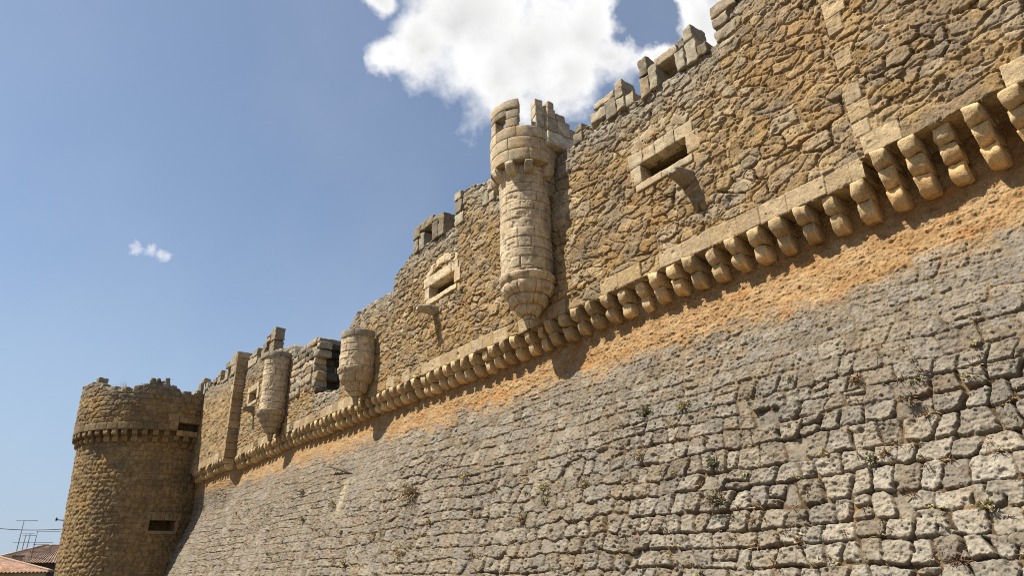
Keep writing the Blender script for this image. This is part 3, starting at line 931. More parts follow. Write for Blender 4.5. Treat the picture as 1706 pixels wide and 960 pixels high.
def disc(name, c, R, z, parent, col):
    mb = MB(); n = 40
    V = [(c[0], c[1], z + .05)] + [(c[0] + R * math.cos(2 * math.pi * i / n), c[1] + R * math.sin(2 * math.pi * i / n), z) for i in range(n)]
    mb.add(V, [(0, 1 + i, 1 + (i + 1) % n) for i in range(n)], col)
    return mb.build(name, M_RUB, parent)
disc('turret_floor', C1, .64, 9.68, t1, (.3, .25, .17)); disc('turret_floor', C2, .58, 9.48, t2, (.22, .19, .14)); disc('turret_floor', C3, .62, 7.79, t3, (.22, .19, .14))

# ================================================================= CORNER TOWER
TC = (-49.5, 8.2)
tower = thing('corner_tower', 'round brown corner tower with a ring of corbels at the far end of the wall', 'tower', (TC[0], TC[1], GROUND))

def tower_shell(name, zfun_lo, zfun_hi, Rf, seed, nrows, th, wins, top=False, size=(.40, .25)):
    t = np.linspace(0, 1, nrows)
    zlo = zfun_lo(th); zhi = zfun_hi(th)
    TH = np.tile(th, (nrows, 1)); Z = zlo[None] + t[:, None] * (zhi - zlo)[None]
    x = TH * 4.6
    d, ID, u, v = rubble(x, Z, seed, *size)
    d2, I2, u2, v2 = blocks(x, Z, seed + 5, (.24, .36), (.30, .60), .10, .12, (.03, .09), .08)
    sel = fbm(x * .25, Z * .3, seed + 6, 2) > .05
    d = np.where(sel, d2, d); ID = np.where(sel, I2 + 999999, ID)
    h1, h2, h3 = hid(ID, seed + 1), hid(ID, seed + 2), hid(ID, seed + 3)
    e = d + .004 - .015 * h1 - .018 * fbm(x * 6, Z * 6, seed + 7, 2)
    prof = 1 - (1 - np.clip(e / .07, 0, 1)) ** 2
    H = (prof - 1) * .04 + (h3 - .5) * .035 * prof + .035 * fbm(x * 2, Z * 2, seed + 8, 4) + .022 * fbm(x * 7, Z * 7, seed + 9, 2)
    R = Rf(Z) + H
    P = np.stack([TC[0] + R * np.cos(TH), TC[1] + R * np.sin(TH), Z], -1)
    st = pal(ID, seed + 11, [(.22, .148, .068), (.29, .20, .094), (.34, .24, .118), (.26, .172, .074), (.31, .228, .122)])
    st = mix(st, (.35, .22, .085), .6 * sst(0, .5, fbm(x * .5, Z * .6, seed + 12, 4)))
    st = mix(st, (.17, .135, .095), .6 * sst(.12, .5, fbm(x * .7 + 20, Z * .9, seed + 13, 4)))
    if top:
        td = zhi[None] - Z
        st = mix(st, (.21, .18, .13), .8 * sst(1.0, .15, td + .35 * fbm(x * 1.2, Z, seed + 14, 3)))
    st = mix(st, (.15, .115, .075), .6 * sst(.0, .5, fbm(x * .45 + 7, Z * .5, seed + 15, 4)))
    C = mix(st * .90, (.13, .09, .046), (1 - sst(0, .6, prof)) * .7)
    keep = np.ones((nrows - 1, len(th) - 1), bool)
    tc_ = .5 * (TH[:-1, :-1] + TH[1:, 1:]); zc = .5 * (Z[:-1, :-1] + Z[1:, 1:])
    for (a, b, c, dd) in wins:
        keep &= ~((tc_ > R_(a)) & (tc_ < R_(b)) & (zc > c) & (zc < dd))
    if top:
        ex = []
        Rt = Rf(zhi)
        for (dr, dz) in ((.15, .05), (.45, .03), (.75, 0), (.85, -.2)):
            r = Rt - dr
            ex.append(np.stack([TC[0] + r * np.cos(th), TC[1] + r * np.sin(th), zhi + dz], -1))
        r = Rt - .85
        ex.append(np.stack([TC[0] + r * np.cos(th), TC[1] + r * np.sin(th), 7.7 + 0 * th], -1))
        P = np.concatenate([P, np.array(ex)]); C = np.concatenate([C, np.tile(np.array([.21, .18, .13], np.float32), (5, len(th), 1))])
        kk = np.ones((5, len(th) - 1), bool)
        tcc = .5 * (th[:-1] + th[1:])
        keep = np.concatenate([keep, kk])
    return grid_obj(name, P, C, M_TOWER, tower, keep=keep)

def Rdrum(z):
    return np.interp(z, [-1.6, .4, 4.3, 7.6, 8.3], [4.12, 4.18, 4.32, 4.42, 4.42])
def Rpar(z):
    return np.interp(z, [8.1, 9.2, 12], [4.74, 4.80, 4.80])
tth = np.radians(np.r_[np.linspace(-125, 35, 300), np.linspace(40, 232, 60)])
LOW = (-6.0, 12.6, 2.62, 3.15); UPW = (1.4, 18.6, 8.27, 8.72)
tower_shell('tower_wall', lambda t: GROUND + 0 * t, lambda t: 8.25 + 0 * t, Rdrum, 3000, 200, tth, [LOW])
def par_top(t):
    dg = np.degrees(t)
    A = [-130, -95, -83, -74, -67, -60, -57.5, -54, -51, -41, -34.5, -31.9, -26.8, -23.1, -20.8, -17.4, -13, -8.9, -6.9, -1.4, .2, 9.3, 20, 35, 60, 100, 232]
    Z = [11.2, 11.3, 11.25, 11.2, 11.1, 11.05, 10.8, 10.75, 10.6, 10.45, 10.35, 10.45, 10.5, 10.65, 10.95, 11.0, 10.9, 10.9, 10.8, 10.65, 10.45, 10.55, 10.6, 10.7, 10.4, 10.6, 11.2]
    return np.interp(dg, A, Z) + .12 * (hid(np.floor(dg / 3.1).astype(np.int64) + 500, 77) - .5) + .05 * fbm(dg * .5, dg * 0, 78, 2)
tower_shell('tower_parapet', lambda t: 8.63 + 0 * t, par_top, Rpar, 3100, 70, tth, [(UPW[0], UPW[1], UPW[2], UPW[3])], top=True, size=(.5, .32))
# ledge course over the corbels (squared stones), open where the wide slit is
it = []
a = -130
while a < 34:
    b = a + random.uniform(6, 9.5)
    if b < 1.4 or a > 18.6: it.append((a, b, 8.2, 8.63))
    elif a < 1.4: it.append((a, 1.4, 8.2, 8.63))
    a = b
ledge = ring_blocks('tower_ledge', TC, 4.78, [q for q in it if q[1] < 2], .6, 3200, tower, col=(.27, .20, .11), dark=.1, r=.03)
it = [(1.4 + k * 4.3, 5.7 + k * 4.3, 7.94, 8.27) for k in range(4)]
ring_blocks('tower_ledge', TC, 4.70, it, .5, 3260, tower, col=(.40, .28, .14), dark=.2)
it = [(-4.5, 1.3, 8.3, 8.75), (-5.5, 1.3, 8.75, 9.2)] + [(1.4 + k * 3.1, 4.5 + k * 3.1, 8.72, 9.08) for k in range(6)]
ring_blocks('tower_slit_frame', TC, 4.83, it, .5, 3280, tower, col=(.34, .25, .135), dark=0)
it = [(-9, -6.05, 2.55, 3.2), (12.65, 15, 2.5, 3.2), (-8, 14, 2.42, 2.6)] + [(-8.5 + k * 3.1, -5.4 + k * 3.1, 3.17, 3.62) for k in range(8)]
ring_blocks('tower_slit_frame', TC, 4.36, it, .5, 3300, tower, col=(.23, .165, .088), dark=.1)
# dark recess behind the lower slit
mb = MB()
for (RR0, RR1, w) in ((4.05, 3.2, LOW),):
    P = []
    for rr in (RR0, RR1):
        for (t, z) in ((w[0], w[2]), (w[1], w[2]), (w[1], w[3]), (w[0], w[3])):
            P.append((TC[0] + rr * math.cos(R_(t)), TC[1] + rr * math.sin(R_(t)), z))
    mb.add(P, [(0, 1, 5, 4), (1, 2, 6, 5), (2, 3, 7, 6), (3, 0, 4, 7), (4, 5, 6, 7)], (.2, .14, .08))
mb.build('tower_slit_recess', M_TOWER, tower, smooth=False)
# corbels of the ring
cp = []
for k in range(3):
    mbk = corbel_mesh([(.34, 0, .33), (.17, -.33, .34)], .29, 3400 + k, (.25, .175, .088), flat=.6)
    cp.append(mbk.build('tower_corbel', M_DRESS, tower))
kk = 0
for k in range(24):
    th = -129.5 + 6.9 * k
    if th > 36: break
    o = cp[kk % 3] if kk < 3 else copy_part(cp[kk % 3], tower)
    a = R_(th)
    zt = 8.195 if not (0 < th < 19) else 7.94
    o.matrix_basis = Matrix.Translation((TC[0] + 4.40 * math.cos(a), TC[1] + 4.40 * math.sin(a), zt)) @ Matrix.Rotation(a + math.pi / 2, 4, 'Z') @ Matrix.Diagonal((random.uniform(.92, 1.08), random.uniform(.95, 1.05), 1, 1))
    kk += 1
disc('tower_terrace', TC, 4.1, 7.85, tower, (.3, .25, .17))
# loose stones along the broken parapet
mb = MB(); i = 0
for (a, z, w, h) in [(-64, 11.15, 5.0, .35), (-70, 11.1, 4, .2), (-58, 10.8, 4, .25), (-48, 10.55, 5, .3), (-38, 10.45, 5, .3), (-29, 10.5, 6, .35), (-20.5, 10.95, 3.2, .38), (-16.8, 10.95, 2.6, .35),
                     (-10.5, 10.9, 3.2, .45), (-10.6, 10.75, 5, .3), (-5.5, 10.75, 4, .2), (4, 10.45, 6, .25), (-24, 10.65, 4, .3), (-14, 10.85, 3, .3)]:
    Rr = 4.8
    V, F = rblock((R_(a) * Rr - R_(w) * Rr / 2, random.uniform(0, .05), z - .1), (R_(a) * Rr + R_(w) * Rr / 2, .6, z + h), .09, .14, .04, 3500 + i, 3)
    i += 1
    mb.add(polar(V, TC, Rr), F, jitcol((.20, .175, .13), .25))
# standing frame of a lost merlon next to the wall
for (a0, a1, z0, z1) in [(10.6, 12.6, 10.4, 10.85), (12.8, 15.2, 10.4, 11.3), (17.6, 20.4, 10.4, 11.35), (14.6, 20.4, 11.36, 11.66)]:
    Rr = 4.78
    V, F = rblock((R_(a0) * Rr, 0, z0), (R_(a1) * Rr, .35, z1), .04, .12, .03, 3550 + i, 4); i += 1
    mb.add(polar(V, TC, Rr), F, jitcol((.27, .225, .155), .2))
mb.build('broken_coping', M_TOWER, tower)

# ================================================================= THINGS ON THE WALL
def tube(mb, pts, r, col, n=6):
    pts = np.array(pts, float)
    T = np.gradient(pts, axis=0); T /= np.linalg.norm(T, axis=1)[:, None] + 1e-12
    V = []
    for p, t in zip(pts, T):
        a = np.cross(t, (0.13, .21, .97)); a /= np.linalg.norm(a); b = np.cross(t, a)
        rr = r if np.isscalar(r) else r[len(V) // n]
        for k in range(n):
            g = 2 * math.pi * k / n
            V.append(p + rr * (math.cos(g) * a + math.sin(g) * b))
    m = len(pts); F = []
    for i in range(m - 1):
        for k in range(n):
            F.append((i * n + k, i * n + (k + 1) % n, (i + 1) * n + (k + 1) % n, (i + 1) * n + k))
    F += [tuple(range(n))[::-1], tuple(range((m - 1) * n, m * n))]
    mb.add(V, F, col)

M_RUST = plain_mat('rusty_iron', (.055, .032, .022), .4, 20, .85)
M_WOOD = plain_mat('old_grey_timber', (.10, .075, .055), .4, 9, .9)
M_WIRE = plain_mat('dark_wire', (.03, .03, .032), .1, 5, .7)
M_ALU = plain_mat('dull_aluminium', (.16, .16, .17), .1, 5, .5)

def scarp_pt(x, z, out=0.0):
    lift = float(ledge_z(x) - 5.6) * float(sst(3.0, 5.2, np.array(z)))
    b = math.atan(.335)
    return np.array([x, float(scarp_y(np.array(z))) - out * math.cos(b), z + lift + out * math.sin(b)])

mb = MB()
p0 = scarp_pt(-24.42, 3.58, .22); p1 = scarp_pt(-22.3, 3.16, -.10)
tube(mb, [p0, p0 * .6 + p1 * .4, p1], .035, (1, 1, 1))
bar = mb.build('iron_bar', M_RUST, None)
tag(bar, 'long rusty iron bar sticking out of the sloping stone base', 'iron bar')

mb = MB()
V, F = rblock((-27.42, 10.02, 7.10), (-27.16, 12.25, 7.30), .05, .15, .02, 4000, 3)
mb.add(V, F, (1, 1, 1))
beam = mb.build('timber_beam', M_WOOD, None)
tag(beam, 'dark weathered timber beam running through the wall at the foot of the broken stub', 'beam')

# ---- plants
def leaf_mat(name):
    m = bpy.data.materials.new(name); m.use_nodes = True
    nt = m.node_tree; N = nt.nodes; L = nt.links
    bs = N['Principled BSDF']; bs.inputs['Roughness'].default_value = .75; bs.inputs['Specular IOR Level'].default_value = .15
    at = N.new('ShaderNodeAttribute'); at.attribute_name = 'Col'
    no = N.new('ShaderNodeTexNoise'); no.inputs['Scale'].default_value = 14
    tc = N.new('ShaderNodeTexCoord'); L.new(tc.outputs['Object'], no.inputs['Vector'])
    mr = N.new('ShaderNodeMapRange'); mr.inputs[3].default_value = .6; mr.inputs[4].default_value = 1.4
    L.new(no.outputs[0], mr.inputs[0])
    sc = N.new('ShaderNodeVectorMath'); sc.operation = 'SCALE'
    L.new(at.outputs['Color'], sc.inputs[0]); L.new(mr.outputs[0], sc.inputs['Scale'])
    L.new(sc.outputs[0], bs.inputs['Base Color'])
    return m
M_LEAF = leaf_mat('wild_plant_leaves')
GREEN = (.17, .165, .085); DRY = (.34, .255, .13); BROWN = (.20, .125, .075); OLIVE = (.24, .22, .10); GREY = (.21, .20, .14); STRAW = (.42, .33, .18)

def tuft_into(mb, p, size, n, cols, leafy, rng, up=1.0):
    """thin stems leaving one root; short leaves when leafy"""
    for i in range(n):
        a = rng.uniform(0, 2 * math.pi); el = rng.uniform(.15, 1.4)
        dirv = np.array([math.cos(a) * math.cos(el), -abs(math.sin(a)) * math.cos(el) * .9 - .2, math.sin(el) * up - .12])
        dirv /= np.linalg.norm(dirv)
        L = size * rng.uniform(.45, 1.05)
        base = p + np.array([rng.normal(0, .14 * size), -.005, rng.normal(0, .06 * size)])
        side = np.cross(dirv, rng.normal(0, 1, 3)); side /= np.linalg.norm(side)
        sag = np.array([0, 0, -1.0]) * L * rng.uniform(.0, .55)
        col = np.array(cols[rng.integers(len(cols))]) * rng.uniform(.7, 1.3)
        w = rng.uniform(.004, .009) * (1 + .6 * size)
        m1 = base + dirv * L * .5 + sag * .22; e1 = base + dirv * L + sag
        mb.add([base - side * w, base + side * w, m1 + side * w * .8, m1 - side * w * .8, e1], [(0, 1, 2, 3), (3, 2, 4)], col)
        if leafy:
            for q in range(leafy):
                t = rng.uniform(.25, 1.0)
                pos = base + dirv * L * t + sag * t * t + rng.normal(0, .05 * size, 3)
                l = rng.uniform(.018, .04) * (1 + .5 * size)
                d1 = rng.normal(0, 1, 3); d1 /= np.linalg.norm(d1)
                d2 = np.cross(d1, rng.normal(0, 1, 3)); d2 /= np.linalg.norm(d2)
                mb.add([pos - d2 * l * .4, pos + d1 * l, pos + d2 * l * .4, pos - d1 * l * .6], [(0, 1, 2, 3)], col * rng.uniform(.8, 1.35))

PLANTS = [
 # x, z, size, n, colours, leaves, name, label, category
 (-8.86, 2.72, .34, 55, [GREEN, GREEN, GREY], 9, 'shrub', 'dense green bush high on the smooth upper part of the slope', 'shrub'),
 (-7.89, 2.66, .34, 40, [OLIVE, DRY], 3, 'grass_tuft', 'olive straw tuft just right of the dense green bush', 'grass tuft'),
 (-14.9, 2.2, .42, 50, [DRY, OLIVE, STRAW], 2, 'grass_tuft', 'broad dry yellow tuft in the middle of the slope', 'grass tuft'),
 (-11.5, 1.6, .34, 40, [STRAW, OLIVE], 2, 'grass_tuft', 'straw coloured tuft above a darker green one mid slope', 'grass tuft'),
 (-11.4, 1.32, .26, 36, [OLIVE, GREEN], 4, 'grass_tuft', 'dull green tuft directly below a straw coloured tuft', 'grass tuft'),
 (-10.23, 1.55, .26, 34, [OLIVE, STRAW], 3, 'grass_tuft', 'small olive tuft on a block right of the paired tufts', 'grass tuft'),
 (-8.83, 1.88, .28, 34, [DRY, OLIVE], 2, 'grass_tuft', 'thin dry tuft under the dense green bush', 'grass tuft'),
 (-7.16, 1.55, .26, 36, [GREEN, GREEN, GREY], 8, 'shrub', 'small dark green plant with straw twigs beside a large square block', 'plant'),
 (-7.0, .92, .44, 62, [GREY, GREEN, BROWN], 5, 'shrub', 'wide grey green bushy weed with bare twigs low on the slope', 'shrub'),
 (-12.1, 1.0, .28, 36, [BROWN, DRY], 3, 'grass_tuft', 'reddish brown withered tuft low in the middle of the slope', 'grass tuft'),
 (-16.1, 1.2, .30, 40, [DRY, STRAW], 1, 'grass_tuft', 'golden dry tuft below the widest dry clump', 'grass tuft'),
 (-13.7, .38, .26, 34, [DRY, STRAW], 1, 'grass_tuft', 'golden tuft near the bottom edge left of centre', 'grass tuft'),
 (-23.26, 2.25, .42, 46, [OLIVE, STRAW], 3, 'grass_tuft', 'olive tuft left of the pale mortar streak', 'grass tuft'),
 (-25.7, 1.92, .34, 40, [GREEN, OLIVE], 5, 'shrub', 'green weed lower left of the pale mortar streak', 'plant'),
 (-26.9, 2.98, .5, 46, [OLIVE, GREY], 2, 'grass_tuft', 'greyish wispy tuft left below the rusty iron bar', 'grass tuft'),
 (-17.5, 2.0, .75, 120, [DRY, GREY, BROWN, STRAW], 3, 'shrub', 'widest dry twiggy clump on the left half of the slope', 'shrub'),
 (-17.2, .45, .34, 44, [STRAW, DRY], 1, 'grass_tuft', 'golden straw tuft low on the slope below the widest clump', 'grass tuft'),
 (-20.5, .30, .40, 48, [STRAW, OLIVE, GREEN], 2, 'grass_tuft', 'yellow and green tuft at the bottom edge of the slope', 'grass tuft'),
 (-44.3, 1.7, .55, 50, [STRAW, DRY], 1, 'grass_tuft', 'yellow tuft on the slope edge against the round tower', 'grass tuft'),
 (-4.75, 2.42, .20, 34, [BROWN, DRY], 3, 'grass_tuft', 'rusty brown tuft in a gap high on the right of the slope', 'grass tuft'),
 (-4.02, 2.0, .20, 40, [BROWN, BROWN, GREY], 4, 'shrub', 'dark brown withered bush above large blocks on the right', 'shrub'),
 (-5.2, 1.42, .17, 26, [OLIVE, DRY, DRY], 2, 'grass_tuft', 'olive weed under an orange stained block right of centre', 'weed'),
 (-4.55, 1.25, .18, 36, [GREEN, GREY], 8, 'shrub', 'grey green leafy plant right of centre, left beside a brown dry tuft', 'plant'),
 (-4.38, 1.30, .18, 34, [DRY, BROWN], 2, 'grass_tuft', 'brown dry tuft right beside the grey green leafy plant', 'grass tuft'),
 (-3.30, .56, .22, 40, [OLIVE, STRAW, OLIVE], 1, 'grass_tuft', 'yellowish tuft low at the far right, above the dead reddish bush', 'grass tuft'),
 (-3.64, .0, .20, 60, [BROWN, (.12, .07, .05)], 3, 'shrub', 'dark reddish dead bush at the bottom right corner', 'shrub'),
 (-5.58, .3, .20, 34, [BROWN, DRY], 2, 'grass_tuft', 'brown grass patch between blocks low right of centre', 'grass tuft'),
]
prng = np.random.default_rng(5)
for (x, z, s, n, cols, lf, nm, lab, cat) in PLANTS:
    mb = MB()
    tuft_into(mb, scarp_pt(x, z, -.02), s * .8, int(n * 1.2), cols, (lf + 2) // 3, prng)
    o = mb.build(nm, M_LEAF, None)
    tag(o, lab, cat, 'plants rooted in the sloping base')

# fine dry weeds in the joints: uncountable
mb = MB()
for i in range(620):
    x = -2.2 - 34 * prng.random() ** 1.9; z = prng.uniform(-.2, 2.9)
    if prng.random() > .95 - .2 * z: continue
    k = prng.random()
    tuft_into(mb, scarp_pt(x, z, -.03), prng.uniform(.07, .17) * (1 + .02 * -x), int(prng.uniform(8, 18)), [DRY, BROWN, DRY] if k < .88 else [OLIVE, OLIVE, GREY], 0 if k < .88 else 2, prng, .7)
o = mb.build('wall_weeds', M_LEAF, None)
tag(o, 'sparse dry weeds growing in the joints of the sloping base', 'weeds', kind='stuff')

# weeds on the tower top and in the breach
for (p, s, n, cols, lf, nm, lab) in [
    ((-45.6, 5.3, 10.5), .9, 26, [DRY, STRAW], 0, 'tall_weed', 'thin tall dry stems on the round tower parapet'),
    ((-45.0, 6.2, 10.55), .6, 22, [DRY, GREY], 1, 'tall_weed', 'shorter dry stems right of the tall ones on the round tower'),
    ((-26.0, 11.5, 7.0), .8, 50, [(.06, .085, .035), GREEN], 8, 'shrub', 'dark green bush growing in the breach of the wall')]:
    mb = MB(); tuft_into(mb, np.array(p), s, n, cols, lf, prng, 1.6)
    tag(mb.build(nm, M_LEAF, None), lab, 'plant')

# ================================================================= HOUSES BEYOND THE TOWER
M_TILE = stone_mat('clay_roof_tiles', 5, .5, .02, .35)
M_PLAST = stone_mat('old_house_plaster', 2, .3, .02, .2)

def roof_plane(mb, e0, e1, r0, r1, cols, seed, rowp=.24, tip=0):
    """barrel tiles from an eave e0-e1 up to r0-r1"""
    e0, e1, r0, r1 = [np.array(p, float) for p in (e0, e1, r0, r1)]
    W = np.linalg.norm(e1 - e0); Hh = max(np.linalg.norm(r0 - e0), np.linalg.norm(r1 - e1))
    nu = int(W / rowp) * 6 + 1; nv = max(3, int(Hh / .16))
    nrm = np.cross(e1 - e0, (r0 + r1) / 2 - e0); nrm /= np.linalg.norm(nrm)
    if nrm[2] < 0: nrm = -nrm
    u = np.linspace(0, 1, nu)[None]; v = np.linspace(0, 1, nv)[:, None]
    E = e0 + (e1 - e0) * u[..., None]; Rr = r0 + (r1 - r0) * u[..., None]
    P = E + (Rr - E) * v[..., None]
    ph = (u * W / rowp + 0 * v)
    h = .05 * np.cos(2 * math.pi * ph) + .03 * ((1 - v * Hh / .42) % 1.0)
    P = P + nrm * h[..., None]
    ti = np.floor(ph).astype(np.int64) * 131 + np.floor(v * Hh / .42 + 0 * u).astype(np.int64)
    C = pal(ti, seed, cols)
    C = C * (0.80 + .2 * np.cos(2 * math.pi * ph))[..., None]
    idx = np.arange(nu * nv).reshape(nv, nu) 
    F = np.stack([idx[:-1, :-1], idx[:-1, 1:], idx[1:, 1:], idx[1:, :-1]], -1).reshape(-1, 4)
    mb.add(P.reshape(-1, 3), [tuple(f) for f in F], C.reshape(-1, 3))

RED = [(.30, .17, .115), (.36, .215, .15), (.33, .20, .145), (.42, .31, .24), (.26, .15, .105)]
OLD = [(.25, .16, .11), (.32, .22, .16), (.22, .15, .115), (.40, .31, .24), (.28, .17, .12)]

def box(mb, lo, hi, col):
    V, F = rblock(lo, hi, .02, 3.0, 0.0)
    mb.add(V, F, col)

def hip_house(name, label, x0, x1, y0, y1, ze, zr, cols, wallcol, seed):
    t = thing(name, label, 'house', (.5 * (x0 + x1), .5 * (y0 + y1), GROUND))
    xm = .5 * (x0 + x1); hw = .5 * (x1 - x0)
    a, b = (xm, y0 + hw, zr), (xm, y1 - hw, zr)
    mb = MB(); o = .35
    c00, c10, c11, c01 = (x0 - o, y0 - o, ze), (x1 + o, y0 - o, ze), (x1 + o, y1 + o, ze), (x0 - o, y1 + o, ze)
    roof_plane(mb, c10, c11, a, b, cols, seed)
    roof_plane(mb, c01, c00, b, a, cols, seed + 1)
    roof_plane(mb, c00, c10, a, a, cols, seed + 2)
    roof_plane(mb, c11, c01, b, b, cols, seed + 3)
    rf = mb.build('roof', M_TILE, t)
    mb = MB(); box(mb, (x0, y0, GROUND), (x1, y1, ze - .05), wallcol)
    mb.build('wall', M_PLAST, t)
    # ridge and hip tiles
    mb = MB()
    for p, q in ((c10, a), (c11, b), (a, b)):
        p = np.array(p); q = np.array(q)
        pts = [p + (q - p) * s for s in np.linspace(0, 1, 14)]
        tube(mb, [v + np.array([0, 0, .05]) for v in pts], .11, np.array(cols[3]) * .85, 6)
    mb.build('ridge_tiles', M_TILE, rf)
    return t, rf

h1, r1 = hip_house('tiled_house', 'low house with bright red tiled hip roof in front of the older brown roof', -72.5, -65, -7.5, 4.75, .74, 2.05, RED, (.36, .33, .22), 61)
h2, r2 = hip_house('old_house', 'older house with weathered brown tiled roof and a dark wall under its eaves', -90, -80.5, .8, 13.5, 1.72, 3.35, OLD, (.07, .06, .05), 71)
mb = MB(); box(mb, (-79.2, 2.95, GROUND + 3), (-78.7, 3.75, 2.2), (.33, .27, .2)); box(mb, (-79.3, 2.85, 2.2), (-78.6, 3.85, 2.32), (.2, .15, .11))
mb.build('chimney', M_PLAST, r2)

def antenna(label, x, y, zb, zt, yaw, booms):
    t = thing('tv_antenna', label, 'antenna', (x, y, zb), 'television antennas on the roof')
    mb = MB(); tube(mb, [(x, y, zb), (x, y + .02, zt)], .035, (1, 1, 1)); mb.build('mast', M_ALU, t)
    d = np.array([math.sin(yaw), math.cos(yaw), 0]); s = np.array([d[1], -d[0], 0])
    for (dz, l0, l1, ne, le) in booms:
        mb = MB(); c = np.array([x, y, zt + dz])
        tube(mb, [c - d * l0, c + d * l1], .025, (1, 1, 1))
        for k in range(ne):
            q = c - d * l0 + d * (l0 + l1) * (k + .3) / ne
            L = le * (1 - .35 * k / ne)
            tube(mb, [q - s * L, q + s * L], .012, (1, 1, 1), 4)
        mb.build('aerial_boom', M_ALU, t)
antenna('tallest of the thin aerial masts, with one boom at its very top', -84, 3.35, 2.75, 5.65, .1, [(-.05, .6, 1.15, 7, .35)])
antenna('faint thin aerial close behind the tallest mast', -87, 3.9, 2.8, 4.5, .1, [(-.1, .2, .9, 5, .3), (-.75, .9, .3, 5, .3)])
antenna('short aerial with two booms between the other masts', -86, 4.2, 2.8, 4.55, .0, [(-.05, .7, .4, 6, .3), (-.85, .3, 2.1, 8, .3)])
antenna('rightmost aerial with two long booms nearest the round tower', -81.5, 4.5, 1.95, 4.52, .05, [(-.05, .05, 1.9, 9, .3), (-1.2, .1, 1.2, 6, .28)])

mb = MB()
A = np.array([-58.0, -2.8, 4.1]); B = np.array([-51.5, 4.05, 2.98])
pts = [A + (B - A) * t + np.array([0, 0, -.35 * 4 * t * (1 - t)]) for t in np.linspace(-.6, 1, 24)]
tube(mb, pts, .022, (1, 1, 1), 5)
cable = mb.build('overhead_cable', M_WIRE, None)
tag(cable, 'black overhead cable sagging from the left to the round tower', 'cable')
mb = MB(); tube(mb, [(-50.5, 4.0, 3.42), (-50.4, 3.55, 3.44)], .03, (1, 1, 1)); tube(mb, [(-50.4, 3.6, 3.38), (-50.4, 3.6, 3.56)], .05, (1, 1, 1))
tag(mb.build('wall_bracket', M_WIRE, None), 'tiny dark iron bracket on the left edge of the round tower', 'bracket')

# ================================================================= CAMERA
Rm = np.array([[0.592, -0.321, -0.739], [0.806, 0.212, 0.553], [-0.021, -0.923, 0.384]])
d = np.array([-913., 495., 1140.]); d /= np.linalg.norm(d)
zv = np.array([790. - 853, -(-913 * (790. - 853) + 1140 ** 2) / 495., 1140.]); zv /= np.linalg.norm(zv)
Xa = -d; Za = zv; Ya = np.cross(Za, Xa)
Rm = np.array([Xa, Ya, Za])
cam = bpy.data.cameras.new('camera'); co = bpy.data.objects.new('camera', cam)
COL.objects.link(co)
cam.sensor_width = 36; cam.lens = 1140 / 1706 * 36
cam.clip_start = .05; cam.clip_end = 20000
Mx = Matrix(((Rm[0, 0], -Rm[0, 1], -Rm[0, 2], 0), (Rm[1, 0], -Rm[1, 1], -Rm[1, 2], 0), (Rm[2, 0], -Rm[2, 1], -Rm[2, 2], 0), (0, 0, 0, 1)))
co.matrix_world = Mx
scene.camera = co

# ================================================================= LIGHT AND SKY
AZ, EL = R_(28), R_(57.5)                                   # sun: left of the wall's normal, high
sdir = Vector((-math.sin(AZ) * math.cos(EL), -math.cos(AZ) * math.cos(EL), math.sin(EL)))
sun = bpy.data.lights.new('sun', 'SUN'); sun.energy = 5.0; sun.angle = R_(.53); sun.color = (1, .925, .80)
so = bpy.data.objects.new('sun', sun); COL.objects.link(so)
so.rotation_euler = sdir.to_track_quat('Z', 'Y').to_euler()

world = bpy.data.worlds.new('World'); scene.world = world; world.use_nodes = True
nt = world.node_tree; N = nt.nodes; L = nt.links
for n in list(N): N.remove(n)
out = N.new('ShaderNodeOutputWorld'); bg = N.new('ShaderNodeBackground')
sky = N.new('ShaderNodeTexSky'); sky.sky_type = 'NISHITA'; sky.sun_disc = False
sky.sun_elevation = EL
sky.sun_rotation = math.atan2(sdir.x, sdir.y)
sky.altitude = 800; sky.air_density = 1.0; sky.dust_density = 1.6; sky.ozone_density = .35
bg.inputs['Strength'].default_value = .068
tc = N.new('ShaderNodeTexCoord')
def vmath(op, a, b=None, s=None):
    n = N.new('ShaderNodeVectorMath'); n.operation = op
    for i, v in enumerate((a, b)):
        if v is None: continue
        if hasattr(v, 'is_linked') or hasattr(v, 'links'): L.new(v, n.inputs[i])
        else: n.inputs[i].default_value = v
    if s is not None: n.inputs['Scale'].default_value = s
    return n
def fmath(op, a, b=None, c=None, clamp=False):
    n = N.new('ShaderNodeMath'); n.operation = op; n.use_clamp = clamp
    for i, v in enumerate((a, b, c)):
        if v is None: continue
        if hasattr(v, 'links'): L.new(v, n.inputs[i])
        else: n.inputs[i].default_value = v
    return n.outputs[0]
def noise(scale, det, rough, vec):
    n = N.new('ShaderNodeTexNoise'); n.inputs['Scale'].default_value = scale; n.inputs['Detail'].default_value = det
    n.inputs['Roughness'].default_value = rough; L.new(vec, n.inputs['Vector']); return n
dirn = vmath('NORMALIZE', tc.outputs['Generated']).outputs[0]
w1 = noise(9, 5, .6, dirn)
w1c = vmath('SUBTRACT', w1.outputs['Color'], (.5, .5, .5)).outputs[0]
w1s = vmath('SCALE', w1c, s=.11).outputs[0]
wdir = vmath('ADD', dirn, w1s).outputs[0]
BL = [((-.600, .395, .700), .105), ((-.622, .440, .648), .085), ((-.570, .478, .668), .105), ((-.520, .520, .676), .085), ((-.56, .535, .632), .060), ((-.653, .352, .668), .060),
      ((-.685, .318, .655), .035), ((-.505, .562, .655), .052), ((-.477, .597, .645), .030), ((-.52, .36, .775), .13), ((-.47, .47, .745), .12), ((-.63, .475, .612), .05),
      ((-.405, .632, .662), .060), ((-.36, .66, .66), .07), ((-.398, .60, .694), .035), ((-.30, .62, .72), .10), ((-.645, .275, .712), .03)]
acc = None
